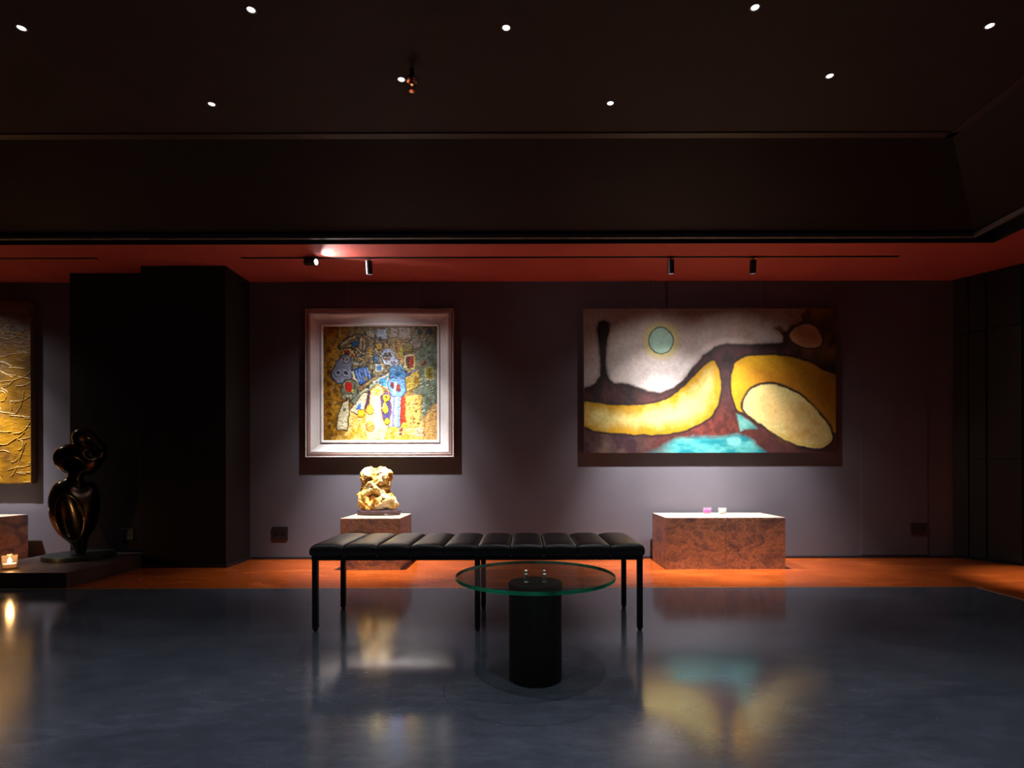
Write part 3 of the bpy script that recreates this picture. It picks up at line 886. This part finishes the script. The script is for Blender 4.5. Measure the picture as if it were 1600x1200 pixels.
# pale oval top right
pod([(1254, 315), (1270, 275), (1310, 250), (1360, 244), (1402, 262), (1430, 305), (1437, 345), (1410, 372), (1350, 376), (1290, 355)], (196, 140, 78), (214, 168, 124), 10, 60, tex=0.6)
P.poly([(1168, 268), (1195, 256), (1222, 274), (1215, 290)], (150, 100, 40), 16, 0.6)
P.col = P.col * (0.47 + 0.20 * fbm(X * 0.11, Y * 0.09, 191)[..., None])
P.h = fbm(X * 0.05, Y * 0.05, 193)
P.build('painted_canvas', W2, H2, M['paint_smooth'], p2, 0.002)
obj('stretcher', bx(-W2 / 2, W2 / 2, 0.0005, 0.046, -H2 / 2, H2 / 2, bev=0.002), M['canvas_side'], p2)
zt = ZS - cz2
wires(p2, [(1022 - 815) / FPX * 5.2 - cx2, (1188 - 815) / FPX * 5.2 - cx2], H2 / 2 - 0.002, zt, 0.02)

# --- framed mosaic-like figures
W1 = (709 - 477) / FPX * 5.16
cx1p, cz1 = (593 - 815) / FPX * 5.16, EYE + (728 - 597.5) / FPX * 5.16
p1 = thing('framed_painting', 'thickly painted abstract figures in a wide silver-white frame', 'painting', (cx1p, YB - 0.062, cz1))
def frame_ring(profile, half):
    """profile: (inset from the outer edge, y) ; mitred square ring"""
    vs, fs = [], []
    for ins, y in profile:
        a = half - ins
        vs += [(-a, y, -a), (a, y, -a), (a, y, a), (-a, y, a)]
    n = len(profile)
    for k in range(n):
        k2 = (k + 1) % n
        for i in range(4):
            j = (i + 1) % 4
            fs.append((k * 4 + i, k * 4 + j, k2 * 4 + j, k2 * 4 + i))
    bm = bmesh.new()
    bv = [bm.verts.new(v) for v in vs]
    for f_ in fs:
        bm.faces.new([bv[i] for i in f_])
    return bm
HF = W1 / 2
u = 5.16 / FPX       # metres per photo pixel at the frame
obj('outer_moulding', frame_ring([(0, 0.06), (0, 0.006), (0.8 * u, 0.002), (2.0 * u, 0.006), (2.6 * u, 0.003), (4.2 * u, 0.000), (5.6 * u, 0.003), (6.6 * u, 0.006), (6.6 * u, 0.06)], HF), M['frame_rose'], p1)
obj('inner_scoop', frame_ring([(6.6 * u, 0.06), (6.6 * u, 0.004), (7.2 * u, 0.001), (9.2 * u, 0.001), (10.2 * u, 0.007), (13 * u, 0.016), (16 * u, 0.024), (20 * u, 0.031), (22.4 * u, 0.033), (22.4 * u, 0.06)], HF), M['frame_white'], p1)
obj('inner_slip', frame_ring([(22.4 * u, 0.06), (22.4 * u, 0.026), (23.0 * u, 0.024), (24.6 * u, 0.024), (25.4 * u, 0.030), (26.4 * u, 0.036), (26.4 * u, 0.06)], HF), M['frame_white'], p1)
# beading along the outer edge
bm = bmesh.new()
nb = 96; br = HF * 2 / nb * 0.42
base_vs = lathe([(0, -1), (0.7, -0.6), (0.7, 0.6), (0, 1)], 6)
bv = [v.co.copy() for v in base_vs.verts]; bf = [[v.index for v in f_.verts] for f_ in base_vs.faces]
base_vs.verts.index_update(); bf = [[v.index for v in f_.verts] for f_ in base_vs.faces]
V_, F_ = [], []
for k in range(nb):
    s = -HF + (k + 0.5) * 2 * HF / nb
    for (x, z) in ((s, -HF + 0.8 * u), (s, HF - 0.8 * u), (-HF + 0.8 * u, s), (HF - 0.8 * u, s)):
        o0 = len(V_)
        V_ += [(x + c.x * br, 0.0035 + c.y * br * 0.8, z + c.z * br) for c in bv]
        F_ += [tuple(i + o0 for i in f_) for f_ in bf]
base_vs.free(); bm.free()
bd = link_mesh('beading', V_, F_, M['frame_white'], p1, True)
bd['kind'] = 'stuff'
CW = W1 - 2 * 26.0 * u
P = Painting(170, 908, 185, 918, 380, 380)
X, Y = P.X, P.Y
n1 = fbm(X * 0.012, Y * 0.012, 301); n2 = fbm(X * 0.05, Y * 0.04, 311); n3 = fbm(X * 0.12, Y * 0.12, 321)
bg = shade((128, 88, 22), (206, 146, 22), np.clip((n2 - 0.3) * 2.2, 0, 1))
wt = np.clip((Y - 640) / 110 + (n1 - 0.5) * 1.2, 0, 1) * np.clip((X - 250) / 80 + (n2 - .5), 0, 1)
bg = bg * (1 - wt[..., None]) + wt[..., None] * shade((208, 160, 48), (238, 210, 130), np.clip((n2 - 0.3) * 2.4, 0, 1))
wg = np.clip((X - 720) / 70 + (n1 - 0.5) * 1.4, 0, 1) * np.clip((830 - Y) / 80, 0, 1)
bg = bg * (1 - wg[..., None]) + wg[..., None] * shade((104, 118, 92), (142, 158, 136), np.clip((n2 - 0.3) * 2.4, 0, 1))
wtp = np.clip((330 - Y) / 80 + (n1 - 0.5), 0, 1) * np.clip((X - 250) / 120, 0, 1)
bg = bg * (1 - wtp[..., None]) + wtp[..., None] * shade((92, 70, 36), (140, 124, 80), np.clip((n2 - 0.3) * 2.4, 0, 1))
wc_ = np.exp(-(((X - 490) / 190) ** 2 + ((Y - 450) / 160) ** 2)) * 1.3
P.col = bg
P.mix(np.clip(wc_, 0, 1) * 0.85, shade((88, 82, 64), (160, 148, 110), np.clip((n2 - 0.3) * 2.4, 0, 1)))
P.wobble(9, 0.045, 340)
DK = (34, 28, 30); CRM = (216, 204, 164)
def sh(pts, c, edge=DK, ew=5, h=0.5, soft=5, sp=False, alpha=1.0):
    P.poly(spline(pts, 4) if sp else pts, c, soft, alpha, edge, ew, h)
def el(cx, cy, rx, ry, c, edge=DK, ew=4, h=0.5, rot=0):
    P.poly(ellipse(cx, cy, rx, ry, 20, rot), c, 5, 1.0, edge, ew, h)
def rect(x0, y0, x1, y1, c, edge=DK, ew=4, h=0.4):
    sh([(x0, y0), (x1, y0), (x1, y1), (x0, y1)], c, edge, ew, h)
# top row of dabs
rect(205, 198, 258, 246, (176, 106, 34), (110, 70, 24)); el(228, 222, 10, 9, (120, 66, 26), None)
rect(295, 196, 330, 232, (150, 106, 34), (100, 70, 24)); rect(516, 206, 580, 266, (150, 160, 172), (90, 80, 60)); rect(450, 214, 494, 270, (150, 138, 120), (90, 76, 52))
rect(602, 202, 650, 258, (150, 134, 112), (110, 88, 56)); rect(660, 200, 734, 266, (164, 144, 126), (116, 94, 66)); el(796, 222, 18, 18, (44, 46, 66), None); el(858, 222, 18, 20, (40, 44, 70), None)
el(770, 300, 40, 34, (150, 130, 116), (96, 84, 60)); rect(690, 300, 745, 350, (146, 128, 62), (92, 82, 50))
# ochre ring dabs down the left
for yy in (335, 480, 552, 620, 690, 745, 830):
    el(206, yy, 20, 24, (150, 96, 18), (196, 140, 26), 5); el(208, yy, 9, 10, (96, 58, 16), None)
# fan-shaped hat
sh([(268, 320), (300, 282), (372, 244), (440, 238), (498, 282), (470, 336), (424, 372), (392, 340), (340, 320), (290, 330)], (112, 90, 58), DK, 8)
for a in ((285, 300, 372, 250), (330, 312, 420, 268), (400, 330, 412, 262), (424, 366, 432, 270), (432, 364, 488, 286), (430, 362, 404, 300), (440, 245, 495, 290)):
    sh([(a[0], a[1]), (a[2], a[3]), (a[2] + 6, a[3] + 5), (a[0] + 6, a[1] + 6)], (190, 164, 116), None, h=0.6)
sh([(352, 290), (400, 276), (388, 314), (358, 314)], (34, 74, 122)); sh([(424, 300), (452, 306), (430, 350)], (150, 132, 122)); sh([(440, 372), (478, 318), (494, 340), (464, 386)], (196, 150, 52)); sh([(505, 300), (545, 290), (548, 330), (515, 340)], (196, 158, 66), DK, 8)
# grey-blue flower head
sh([(280, 420), (300, 340), (360, 340), (378, 390), (350, 430)], (196, 170, 118), DK, 6); sh([(300, 345), (340, 335), (345, 365), (312, 372)], (132, 46, 20), (210, 170, 100), 5); el(358, 372, 14, 12, (140, 52, 22), (200, 160, 90))
sh([(226, 476), (250, 436), (274, 400), (300, 376), (332, 372), (362, 404), (352, 450), (352, 505), (322, 540), (262, 545), (232, 508)], (140, 148, 168), (44, 48, 66), 8, sp=True)
for (a, c_, r) in ((266, 486, 24), (316, 486, 24), (322, 400, 22)):
    el(a, c_, r, r, (168, 174, 190), (60, 62, 84), 4); el(a, c_, r * .5, r * .5, (52, 58, 82), None)
sh([(352, 395), (385, 380), (415, 400), (398, 436), (362, 430)], (172, 168, 148)); el(384, 408, 9, 9, (76, 88, 84), None)
# cream fragments in the middle
for k in range(26):
    a, c_ = random.uniform(380, 600), random.uniform(330, 480)
    w_, h_ = random.uniform(9, 22), random.uniform(9, 26)
    an = random.uniform(0, 3.1)
    ca, sa = math.cos(an), math.sin(an)
    pts = [(a + ca * i * w_ - sa * j * h_, c_ + sa * i * w_ + ca * j * h_) for i, j in ((-.5, -.5), (.5, -.5), (.5, .5), (-.5, .5))]
    sh(pts, random.choice([(206, 190, 146), (190, 160, 96), (150, 146, 122), (96, 128, 158), (214, 204, 170), (160, 122, 66)]), DK, 4)
sh([(500, 370), (526, 366), (520, 415), (496, 420)], (70, 108, 138)); rect(515, 432, 545, 470, (72, 128, 176), CRM, 6)
# striped blue block
sh([(368, 466), (450, 442), (478, 520), (410, 560), (388, 540)], (56, 88, 150), DK, 7)
for k in range(5):
    x = 380 + k * 18
    sh([(x, 468 - k * 4), (x + 7, 466 - k * 4), (x + 22, 540 - k * 4), (x + 15, 544 - k * 4)], (116, 146, 198), None, h=0.6)
sh([(352, 480), (366, 470), (402, 580), (388, 588)], CRM, DK, 4)
# red eye
sh([(288, 600), (300, 548), (336, 528), (378, 548), (388, 600), (366, 640), (318, 646)], (112, 122, 100), DK, 7, sp=True); el(334, 574, 32, 38, (178, 176, 140)); el(336, 574, 24, 30, (196, 34, 20), (120, 30, 24)); sh([(348, 602), (364, 590), (362, 612)], (222, 196, 40), None)
for k in range(4):
    sh([(292 + 22 * k, 628), (308 + 22 * k, 620), (322 + 20 * k, 646), (304 + 20 * k, 652)], (170, 172, 140), DK, 4)
# diagonal bough
sh([(345, 668), (400, 610), (490, 545), (588, 482), (600, 500), (505, 572), (410, 650), (372, 690)], (116, 124, 100), DK, 6)
sh([(402, 620), (488, 556), (494, 562), (408, 630)], (190, 190, 150), None); sh([(508, 540), (580, 494), (584, 500), (514, 550)], (196, 190, 140), None)
# legs and lozenge
sh([(298, 676), (336, 652), (332, 740), (318, 852), (258, 842), (266, 760)], (218, 208, 166), (76, 40, 24), 8); el(308, 718, 8, 12, (110, 112, 70), None, rot=30)
sh([(432, 700), (446, 612), (486, 584), (486, 650), (460, 720)], (70, 40, 62), None)
sh([(346, 722), (436, 612), (452, 620), (430, 720), (388, 746)], (212, 200, 160), (70, 36, 40), 7); sh([(382, 712), (398, 680), (418, 676), (408, 722)], (60, 118, 196), None)
el(416, 744, 22, 22, (224, 178, 30), (130, 60, 24), 6)
# cream figure
sh([(482, 600), (520, 568), (556, 596), (542, 650), (546, 760), (584, 850), (560, 912), (450, 912), (446, 780), (470, 690)], (236, 218, 146), (214, 150, 50), 6)
el(516, 606, 20, 24, (240, 206, 60), None); sh([(500, 650), (530, 640), (536, 840), (506, 850)], (238, 232, 206), None); el(470, 720, 22, 30, (228, 176, 60)); el(470, 830, 24, 30, (206, 152, 66), (150, 100, 40)); el(474, 806, 14, 14, (226, 186, 60), None)
# right-hand swirl head
sh([(545, 370), (570, 332), (612, 336), (630, 380), (655, 410), (650, 450), (610, 445), (566, 418)], (160, 166, 186), DK, 6, sp=True)
el(584, 376, 28, 22, (40, 36, 48), None); el(596, 392, 12, 14, (128, 96, 90), None); sh([(556, 400), (600, 432), (610, 446), (566, 424)], (206, 208, 216), None); el(622, 420, 18, 14, (84, 76, 100), None)
sh([(660, 330), (690, 330), (686, 370), (660, 366)], (170, 158, 52), None); sh([(600, 460), (650, 440), (698, 452), (696, 510), (650, 526), (606, 512)], (68, 122, 164), (36, 60, 96), 6, sp=True); el(650, 486, 20, 16, (40, 84, 128), None)
sh([(498, 546), (584, 498), (582, 578)], (76, 152, 192), CRM, 7)
# red window
sh([(694, 382), (708, 368), (756, 368), (768, 384), (766, 452), (752, 468), (706, 464), (695, 448)], (196, 186, 118), (80, 74, 50), 5)
sh([(704, 388), (714, 376), (732, 376), (732, 456), (710, 456)], (96, 28, 26), None); sh([(730, 376), (752, 380), (754, 448), (734, 456)], (168, 40, 16), None)
sh([(700, 492), (745, 478), (782, 456), (778, 476), (716, 500)], (30, 66, 150), None)
sh([(696, 520), (740, 492), (778, 472), (800, 530), (768, 580), (712, 606)], (206, 176, 80), (110, 90, 40), 5); el(770, 528, 18, 24, (150, 116, 32), None); el(706, 548, 10, 30, (180, 150, 40), None)
sh([(796, 424), (836, 394), (832, 426), (806, 438)], (130, 50, 26), (150, 140, 100), 4); rect(832, 448, 874, 526, (160, 146, 40), (206, 196, 140), 6); rect(846, 460, 860, 506, (116, 100, 24), None)
# blue jar and striped body
sh([(590, 560), (612, 524), (684, 522), (698, 570), (692, 618), (652, 642), (610, 622)], (112, 162, 206), (56, 76, 130), 6, sp=True); el(618, 562, 14, 20, (110, 48, 50), None); el(654, 578, 15, 26, (126, 54, 46), None); sh([(632, 540), (644, 540), (640, 622), (622, 622)], (222, 226, 238), None)
sh([(598, 636), (672, 640), (666, 832), (594, 830)], (150, 160, 206), (80, 70, 120), 5)
for k, c_ in enumerate(((214, 220, 240), (116, 120, 180), (220, 224, 240), (96, 150, 196))):
    sh([(606 + 16 * k, 642), (614 + 16 * k, 642), (612 + 15 * k, 826), (602 + 15 * k, 826)], c_, None)
sh([(545, 624), (578, 606), (602, 630), (608, 740), (590, 822), (562, 796), (546, 720)], (78, 68, 116), (150, 70, 60), 5)
el(575, 645, 22, 22, (232, 184, 24)); el(576, 642, 7, 7, (60, 50, 30), None); sh([(562, 670), (574, 670), (588, 720), (570, 752), (552, 730)], (226, 204, 48)); el(584, 796, 18, 20, (230, 198, 40))
sh([(674, 640), (696, 634), (708, 822), (672, 822)], (202, 52, 16), (110, 40, 30), 5); sh([(658, 840), (686, 834), (676, 888), (658, 882)], (126, 62, 30), None); el(694, 824, 20, 14, (236, 200, 40), None); el(622, 842, 26, 12, (236, 206, 60), None)
# yellow panel with specks, tan corner
sh([(704, 632), (806, 630), (786, 828), (708, 832)], (228, 190, 96), (190, 140, 50), 6)
for k in range(26):
    el(random.uniform(722, 786), random.uniform(650, 810), random.uniform(3, 6), random.uniform(4, 9), random.choice([(120, 80, 30), (160, 120, 50), (206, 160, 70)]), None, rot=random.uniform(0, 90))
sh([(822, 905), (828, 790), (862, 712), (915, 672), (915, 925), (822, 925)], (214, 168, 96), (170, 120, 50), 8); rect(765, 836, 815, 890, (206, 190, 150), None)
# scattered small fragments over the figures
PAL = [(206, 190, 146), (176, 148, 92), (140, 138, 122), (92, 116, 148), (66, 74, 104), (120, 84, 44), (150, 122, 60), (108, 112, 84), (52, 48, 52), (190, 160, 84)]
for k in range(150):
    a, c_ = random.gauss(470, 135), random.gauss(430, 110)
    if not (255 < a < 800 and 235 < c_ < 700): continue
    if any(abs(a - qx) < rx and abs(c_ - qy) < ry for qx, qy, rx, ry in ((290, 470, 70, 90), (425, 500, 60, 62), (336, 574, 42, 46), (648, 485, 52, 45), (645, 580, 56, 62), (730, 418, 44, 56), (545, 545, 50, 46))):
        if random.random() < 0.72: continue
    w_, h_ = random.uniform(5, 17), random.uniform(8, 26)
    an = random.gauss(-0.6, 0.8)
    ca, sa = math.cos(an), math.sin(an)
    pts = [(a + ca * i * w_ - sa * j * h_, c_ + sa * i * w_ + ca * j * h_) for i, j in ((-.5, -.5), (.5, -.4), (.35, .5), (-.5, .45))]
    sh(pts, random.choice(PAL), random.choice([DK, None, (70, 58, 40)]), 3, 0.5, alpha=0.9)
for k in range(60):
    x, y = random.gauss(450, 140), random.gauss(470, 130)
    L = random.uniform(14, 50); an = random.uniform(0, 3.14)
    dx, dy = L * math.cos(an), L * math.sin(an)
    P.poly([(x, y), (x + dx, y + dy), (x + dx + 3, y + dy + 3), (x + 4, y + 4)], random.choice([DK, DK, (70, 56, 40), (200, 188, 150)]), 4, 0.75, None, 0, 0.6)
# light slashes
for k in range(70):
    x, y = random.uniform(190, 890), random.uniform(640, 905)
    if random.random() < 0.35: x, y = random.uniform(790, 895), random.uniform(480, 760)
    L = random.uniform(8, 26); an = random.uniform(-1.1, -0.2)
    dx, dy = L * math.cos(an), L * math.sin(an)
    P.poly([(x, y), (x + dx, y + dy), (x + dx + 3, y + dy + 3), (x + 3, y + 4)], random.choice([(246, 236, 200), (110, 76, 30), (236, 220, 160), (150, 110, 50)]), 4, 0.8, None, 0, 0.8)
P.col = np.clip(P.col * (0.26 + 0.78 * n3[..., None]) * (0.8 + 0.4 * fbm(X * 0.2, Y * 0.2, 377)[..., None]), 0, 1)
P.h = np.clip(P.h, 0, 1.6) * 0.45 + 0.5 * fbm(X * 0.05, Y * 0.05, 361) + 0.6 * fbm(X * 0.14 + Y * 0.05, Y * 0.22 - X * 0.08, 371)
cv = P.build('painted_canvas', CW, CW, M['paint_thick'], p1, 0.0065)
cv.location = (0, 0.046, 0)
obj('backing', bx(-CW / 2, CW / 2, 0.047, 0.060, -CW / 2, CW / 2), M['canvas_side'], p1)
wires(p1, [(541 - 593) * u, (652 - 593) * u], HF - 0.002, ZS - cz1, 0.04)

# --- golden impasto panel at the left edge
H3 = (753.5 - 468) / FPX * 5.16
W3 = 1.30
x3r = (48 - 815) / FPX * 5.16
cz3 = EYE + (728 - (753.5 + 468) / 2) / FPX * 5.16
p3 = thing('golden_painting', 'golden ochre relief painting cut off by the left edge of the view', 'painting', (x3r - W3 / 2, YB - 0.058, cz3))
xf = np.concatenate([np.linspace(0, 0.70, 90, endpoint=False), np.linspace(0.70, 1.0, 230)])
P = Painting(0, 130, 0, 130 * H3 / W3, 320, 620, xf)
X, Y = P.X, P.Y
wv = 3.0 * (fbm(X * 0.06, Y * 0.06, 401) - 0.5)
n1 = fbm(X * 0.035, Y * 0.06, 411); n2 = fbm(X * 0.2, Y * 0.3, 421)
up = Y / Y.max()
c = shade((96, 62, 12), (172, 122, 10), np.clip((n1 - 0.32) * 2.2 + (up - 0.5) * 0.5, 0, 1))
P.col = c
P.mix(np.clip((n2 - 0.5) * 2.5, 0, 1) * 0.6, (140, 100, 40))
blot = np.exp(-(((X - 96) / 22) ** 2 + ((Y - 62) / 16) ** 2)) * np.clip((n2 - 0.3) * 2.5, 0, 1)
P.mix(np.clip(blot, 0, 1) * 0.7, (92, 84, 72))
ridge = np.zeros_like(X)
for k in range(190):
    # meandering raised strings of paint
    x, y = random.uniform(-5, 130), random.uniform(0, Y.max())
    an = random.choice([random.uniform(-0.25, 0.25), random.uniform(-0.25, 0.25), random.uniform(-0.25, 0.25), random.uniform(0.6, 2.4)])
    cur = random.uniform(-0.55, 0.55) * (1.0 if random.random() < 0.3 else 0.22)
    pts = []
    for s in range(random.randint(6, 20)):
        pts.append((x, y)); x += 1.5 * math.cos(an); y += 1.5 * math.sin(an); an += cur * random.uniform(0.3, 1.0) + random.gauss(0, 0.12)
    x0, x1 = min(p[0] for p in pts) - 4, max(p[0] for p in pts) + 4
    y0, y1 = min(p[1] for p in pts) - 4, max(p[1] for p in pts) + 4
    sel = (X > x0) & (X < x1) & (Y > y0) & (Y < y1)
    if not sel.any(): continue
    xs, ys = X[sel] + wv[sel], Y[sel] + wv[sel] * 0.6
    d = np.full(xs.shape, 1e9)
    for (ax, ay), (bx2, by2) in zip(pts, pts[1:]):
        ex, ey = bx2 - ax, by2 - ay
        t = np.clip(((xs - ax) * ex + (ys - ay) * ey) / (ex * ex + ey * ey), 0, 1)
        d = np.minimum(d, np.hypot(xs - ax - ex * t, ys - ay - ey * t))
    rv = np.clip(1 - d / random.uniform(0.45, 0.75), 0, 1)
    ridge[sel] = np.maximum(ridge[sel], rv ** 0.7)
P.mix(np.clip(ridge, 0, 1) * 0.45, (206, 170, 70))
edge_m = np.clip(np.minimum(np.minimum(X, 130 - X), np.minimum(Y, Y.max() - Y)) / 1.2, 0, 1)
crest = np.clip(1 - np.abs(2 * fbm(X * 0.10, Y * 0.22, 431) - 1) * 7, 0, 1)
P.h = edge_m * (0.7 * ridge + 0.30 * n2 + 0.22 * crest)
P.build('painted_panel', W3, H3, M['paint_thick'], p3, 0.007)
obj('stretcher', bx(-W3 / 2, W3 / 2, 0.0, 0.056, -H3 / 2, H3 / 2, bev=0.002), M['canvas_side'], p3)
wires(p3, [(12 - 815) / FPX * 5.2 - (x3r - W3 / 2), -0.35], H3 / 2 - 0.002, ZS - cz3, 0.03)

# ================================================================== LAMPS
def spot(name, parent, loc, aim, watt, angle, blend, size, color):
    ld = bpy.data.lights.new(name, 'SPOT')
    ld.energy = watt; ld.spot_size = R(angle); ld.spot_blend = blend; ld.shadow_soft_size = size; ld.color = color
    lo = bpy.data.objects.new(name, ld); C.objects.link(lo)
    lo.parent = parent; lo.location = loc
    lo.rotation_euler = Vector(aim).to_track_quat('-Z', 'Y').to_euler()
    return lo

def track(x0, x1, label):
    o = thing('lighting_track', label, 'track', ((x0 + x1) / 2, TRACK_Y, ZS), group='recessed lighting tracks in the red soffit')
    h = (x1 - x0) / 2
    obj('rail', bx(-h, h, -0.015, -0.006, -0.003, 0.02), M['black'], o)
    obj('rail', bx(-h, h, 0.006, 0.015, -0.003, 0.02), M['black'], o)
    obj('channel', bx(-h, h, -0.006, 0.006, -0.001, 0.02), M['black'], o)
track(-2.316, 3.126, 'thin black lighting track in the red soffit above the two paintings')
track(-6.0, -3.508, 'short thin black lighting track in the red soffit at the far left')

def track_light(x, label, aim, watt, angle, blend=1.0, size=0.02, color=(1.0, 0.965, 0.985), lens=None, drop=0.028, ty=TRACK_Y):
    o = thing('track_spotlight', label, 'spotlight', (x, ty, ZS), group='small black track spotlights')
    a = Vector(aim).normalized()
    q = a.to_track_quat('-Z', 'Y').to_matrix().to_4x4()
    L, r = 0.098, 0.0265
    obj('adapter', bx(-0.03, 0.03, -0.013, 0.013, -0.008, 0.0, bev=0.001), M['lamp_body'], o)
    obj('stem', lathe([(0, -drop - 0.02), (0.006, -drop - 0.02), (0.006, -0.006), (0, -0.006)], 12), M['lamp_body'], o, True, 40)
    piv = Matrix.Translation((0, 0, -drop - 0.01)) @ q
    bd_ = obj('lamp_body', lathe([(0, 0.012), (r - 0.002, 0.012), (r, 0.010), (r, -L), (r - 0.003, -L), (r - 0.003, -L + 0.012), (0, -L + 0.012)], 36, mtx=piv), M['lamp_body'], o, True, 40)
    obj('lens', lathe([(0, -L + 0.009), (r - 0.005, -L + 0.009), (r - 0.0045, -L + 0.0105), (0, -L + 0.0105)], 28, mtx=piv), lens or M['lens'], bd_)
    p = piv @ Vector((0, 0, -L - 0.004))
    if 50 < angle < 90:     # reflector beam: hot centre, soft field, faint spill
        spot('spot_beam', o, p, a, watt * 0.80, angle - 12, blend, size, color)
        spot('spot_field', o, p, a, watt * 0.20, angle + 14, 1.0, size, color)
        spot('spot_spill', o, p, a, watt * 0.032, 128, 1.0, size, color)
    else:
        spot('spot_beam', o, p, a, watt, angle, blend, size, color)
    return o
track_light(-1.262, 'black track spotlight hanging above the framed painting', (0.01, 0.20, -1), SPOT_W, 66)
track_light(1.241, 'left of two black track spotlights above the large painting, tilted right', (0.05, 0.18, -1), SPOT_W * 0.92, 68)
track_light(1.922, 'right of two black track spotlights above the large painting', (0.04, 0.22, -1), SPOT_W * 0.62, 72)
track_light(-1.775, 'track spotlight turned outwards so its lens glares at the room', (1.0, -0.36, -0.10), SPOT_W * 0.07, 90, lens=M['lens_hot'], size=0.01)
track_light(-5.17, 'black track spotlight over the golden painting, outside the left edge', (0.06, 0.20, -1), SPOT_W * 0.8, 68)

# right-hand track, beyond the right edge of the view
tr = thing('lighting_track', 'thin black lighting track in the red soffit along the right wall', 'track', (3.87, 2.6, ZS), group='recessed lighting tracks in the red soffit')
for a_, c_ in ((-0.015, -0.006), (0.006, 0.015)):
    obj('rail', bx(a_, c_, -1.5, 1.5, -0.003, 0.02), M['black'], tr)
obj('channel', bx(-0.006, 0.006, -1.5, 1.5, -0.001, 0.02), M['black'], tr)
track_light(3.87, 'black track spotlight over the floor by the right wall, outside the right edge', (0.08, 0.06, -1), SPOT_W * 0.5, 36, ty=3.95)

# recessed downlights, laid out as a repeated figure of four
def downlight(x, y, label, watt, angle=74, group='recessed ceiling downlights'):
    o = thing('downlight', label, 'downlight', (x, y, ZC), group=group)
    obj('rim', lathe([(0.017, -0.001), (0.019, -0.004), (0.024, -0.003), (0.026, 0.0), (0.017, 0.004), (0.017, -0.001)], 36), M['down_rim'], o, True, 40)
    obj('lens', lathe([(0, -0.002), (0.013, -0.002), (0.017, -0.0005), (0.017, 0.003), (0, 0.003)], 28), M['down_lens'], o)
    spot('downlight_beam', o, (0, 0, -0.012), (0, 0, -1), watt, angle, 0.9, 0.03, (0.93, 0.95, 1.0))
seen = [(-2.42, 2.70, 'ceiling downlight nearest the top left corner of the view'),
        (-1.256, 2.595, 'ceiling downlight at the top edge, between the left corner one and the middle one'),
        (-0.07, 2.705, 'ceiling downlight at the top middle of the view'),
        (1.09, 2.588, 'ceiling downlight at the top edge, right of the middle'),
        (2.275, 2.70, 'ceiling downlight nearest the top right corner of the view'),
        (-0.657, 3.065, 'ceiling downlight right beside the copper sprinkler'),
        (1.69, 3.045, 'ceiling downlight on the right, second row from the cove'),
        (-1.815, 3.27, 'ceiling downlight nearest the cove on the left side'),
        (0.526, 3.27, 'ceiling downlight nearest the cove right of the sprinkler')]
for x, y, l in seen:
    downlight(x, y, l, DOWN_W)
for x, y in ((-3.0, 1.3), (-1.8, 1.5), (-0.65, 1.3), (0.53, 1.5), (1.7, 1.3), (-2.4, 0.1), (-0.07, 0.1), (2.25, 0.1), (-1.25, -1.2), (1.1, -1.2)):
    downlight(x, y, 'ceiling downlight above the near part of the room, outside the view', DOWN_BACK_W, group='downlights above the near part of the room')

# sprinkler
sp = thing('sprinkler', 'small copper-coloured sprinkler head hanging from the dark ceiling', 'sprinkler', (-0.584, 2.987, ZC))
obj('pipe', lathe([(0, -0.075), (0.011, -0.075), (0.011, 0), (0, 0)], 20), M['black'], sp, True, 40)
obj('escutcheon', lathe([(0.011, -0.042), (0.020, -0.044), (0.030, -0.052), (0.0315, -0.062), (0.028, -0.060), (0.018, -0.052), (0.011, -0.050), (0.011, -0.042)], 32), M['copper'], sp, True, 40)
obj('body', lathe([(0, -0.084), (0.009, -0.084), (0.013, -0.078), (0.013, -0.066), (0, -0.066)], 20), M['copper'], sp, True, 40)
for s in (-1, 1):
    bm = bmesh.new()
    box(bm, s * 0.010 - 0.0018, s * 0.010 + 0.0018, -0.0022, 0.0022, -0.120, -0.084)
    obj('yoke_arm', bm, M['copper'], sp)
obj('bulb', lathe([(0, -0.116), (0.0025, -0.114), (0.0025, -0.094), (0, -0.092)], 10), M['frame_rose'], sp, True)
df = bmesh.new()
lathe([(0, -0.124), (0.008, -0.124), (0.017, -0.121), (0.018, -0.119), (0.008, -0.120), (0, -0.119)], 32, df)
obj('deflector', df, M['copper'], sp, True, 40)

# socket plates
def socket(x, y, z, label, w=0.15, h=0.12):
    o = thing('wall_socket', label, 'socket', (x, y, z), group='dark wall socket plates')
    obj('plate', bx(-w / 2, w / 2, -0.009, 0, -h / 2, h / 2, bev=0.003), M['plate'], o)
    for s in (-1, 1):
        obj('outlet', lathe([(0, 0.002), (0.022, 0.002), (0.022, -0.002), (0.019, -0.002), (0.018, 0.0), (0, 0.0)], 24,
                            mtx=Matrix.Translation((s * w * 0.24, -0.009, 0)) @ Matrix.Rotation(R(90), 4, 'X')), M['black'], o)
socket((437.5 - 815) / 166.7, YB, EYE - (832 - 728) / 166.7, 'dark socket plate low on the wall between pier and stone pedestal')
socket((1434 - 815) / 166.7, YB - 0.006, EYE - (826.5 - 728) / 166.7, 'dark socket plate low on the wall near the right corner', 0.145, 0.10)
socket(-3.52, PY1, 0.27, 'dark socket plate on the black pier behind the bronze sculpture', 0.12, 0.10)
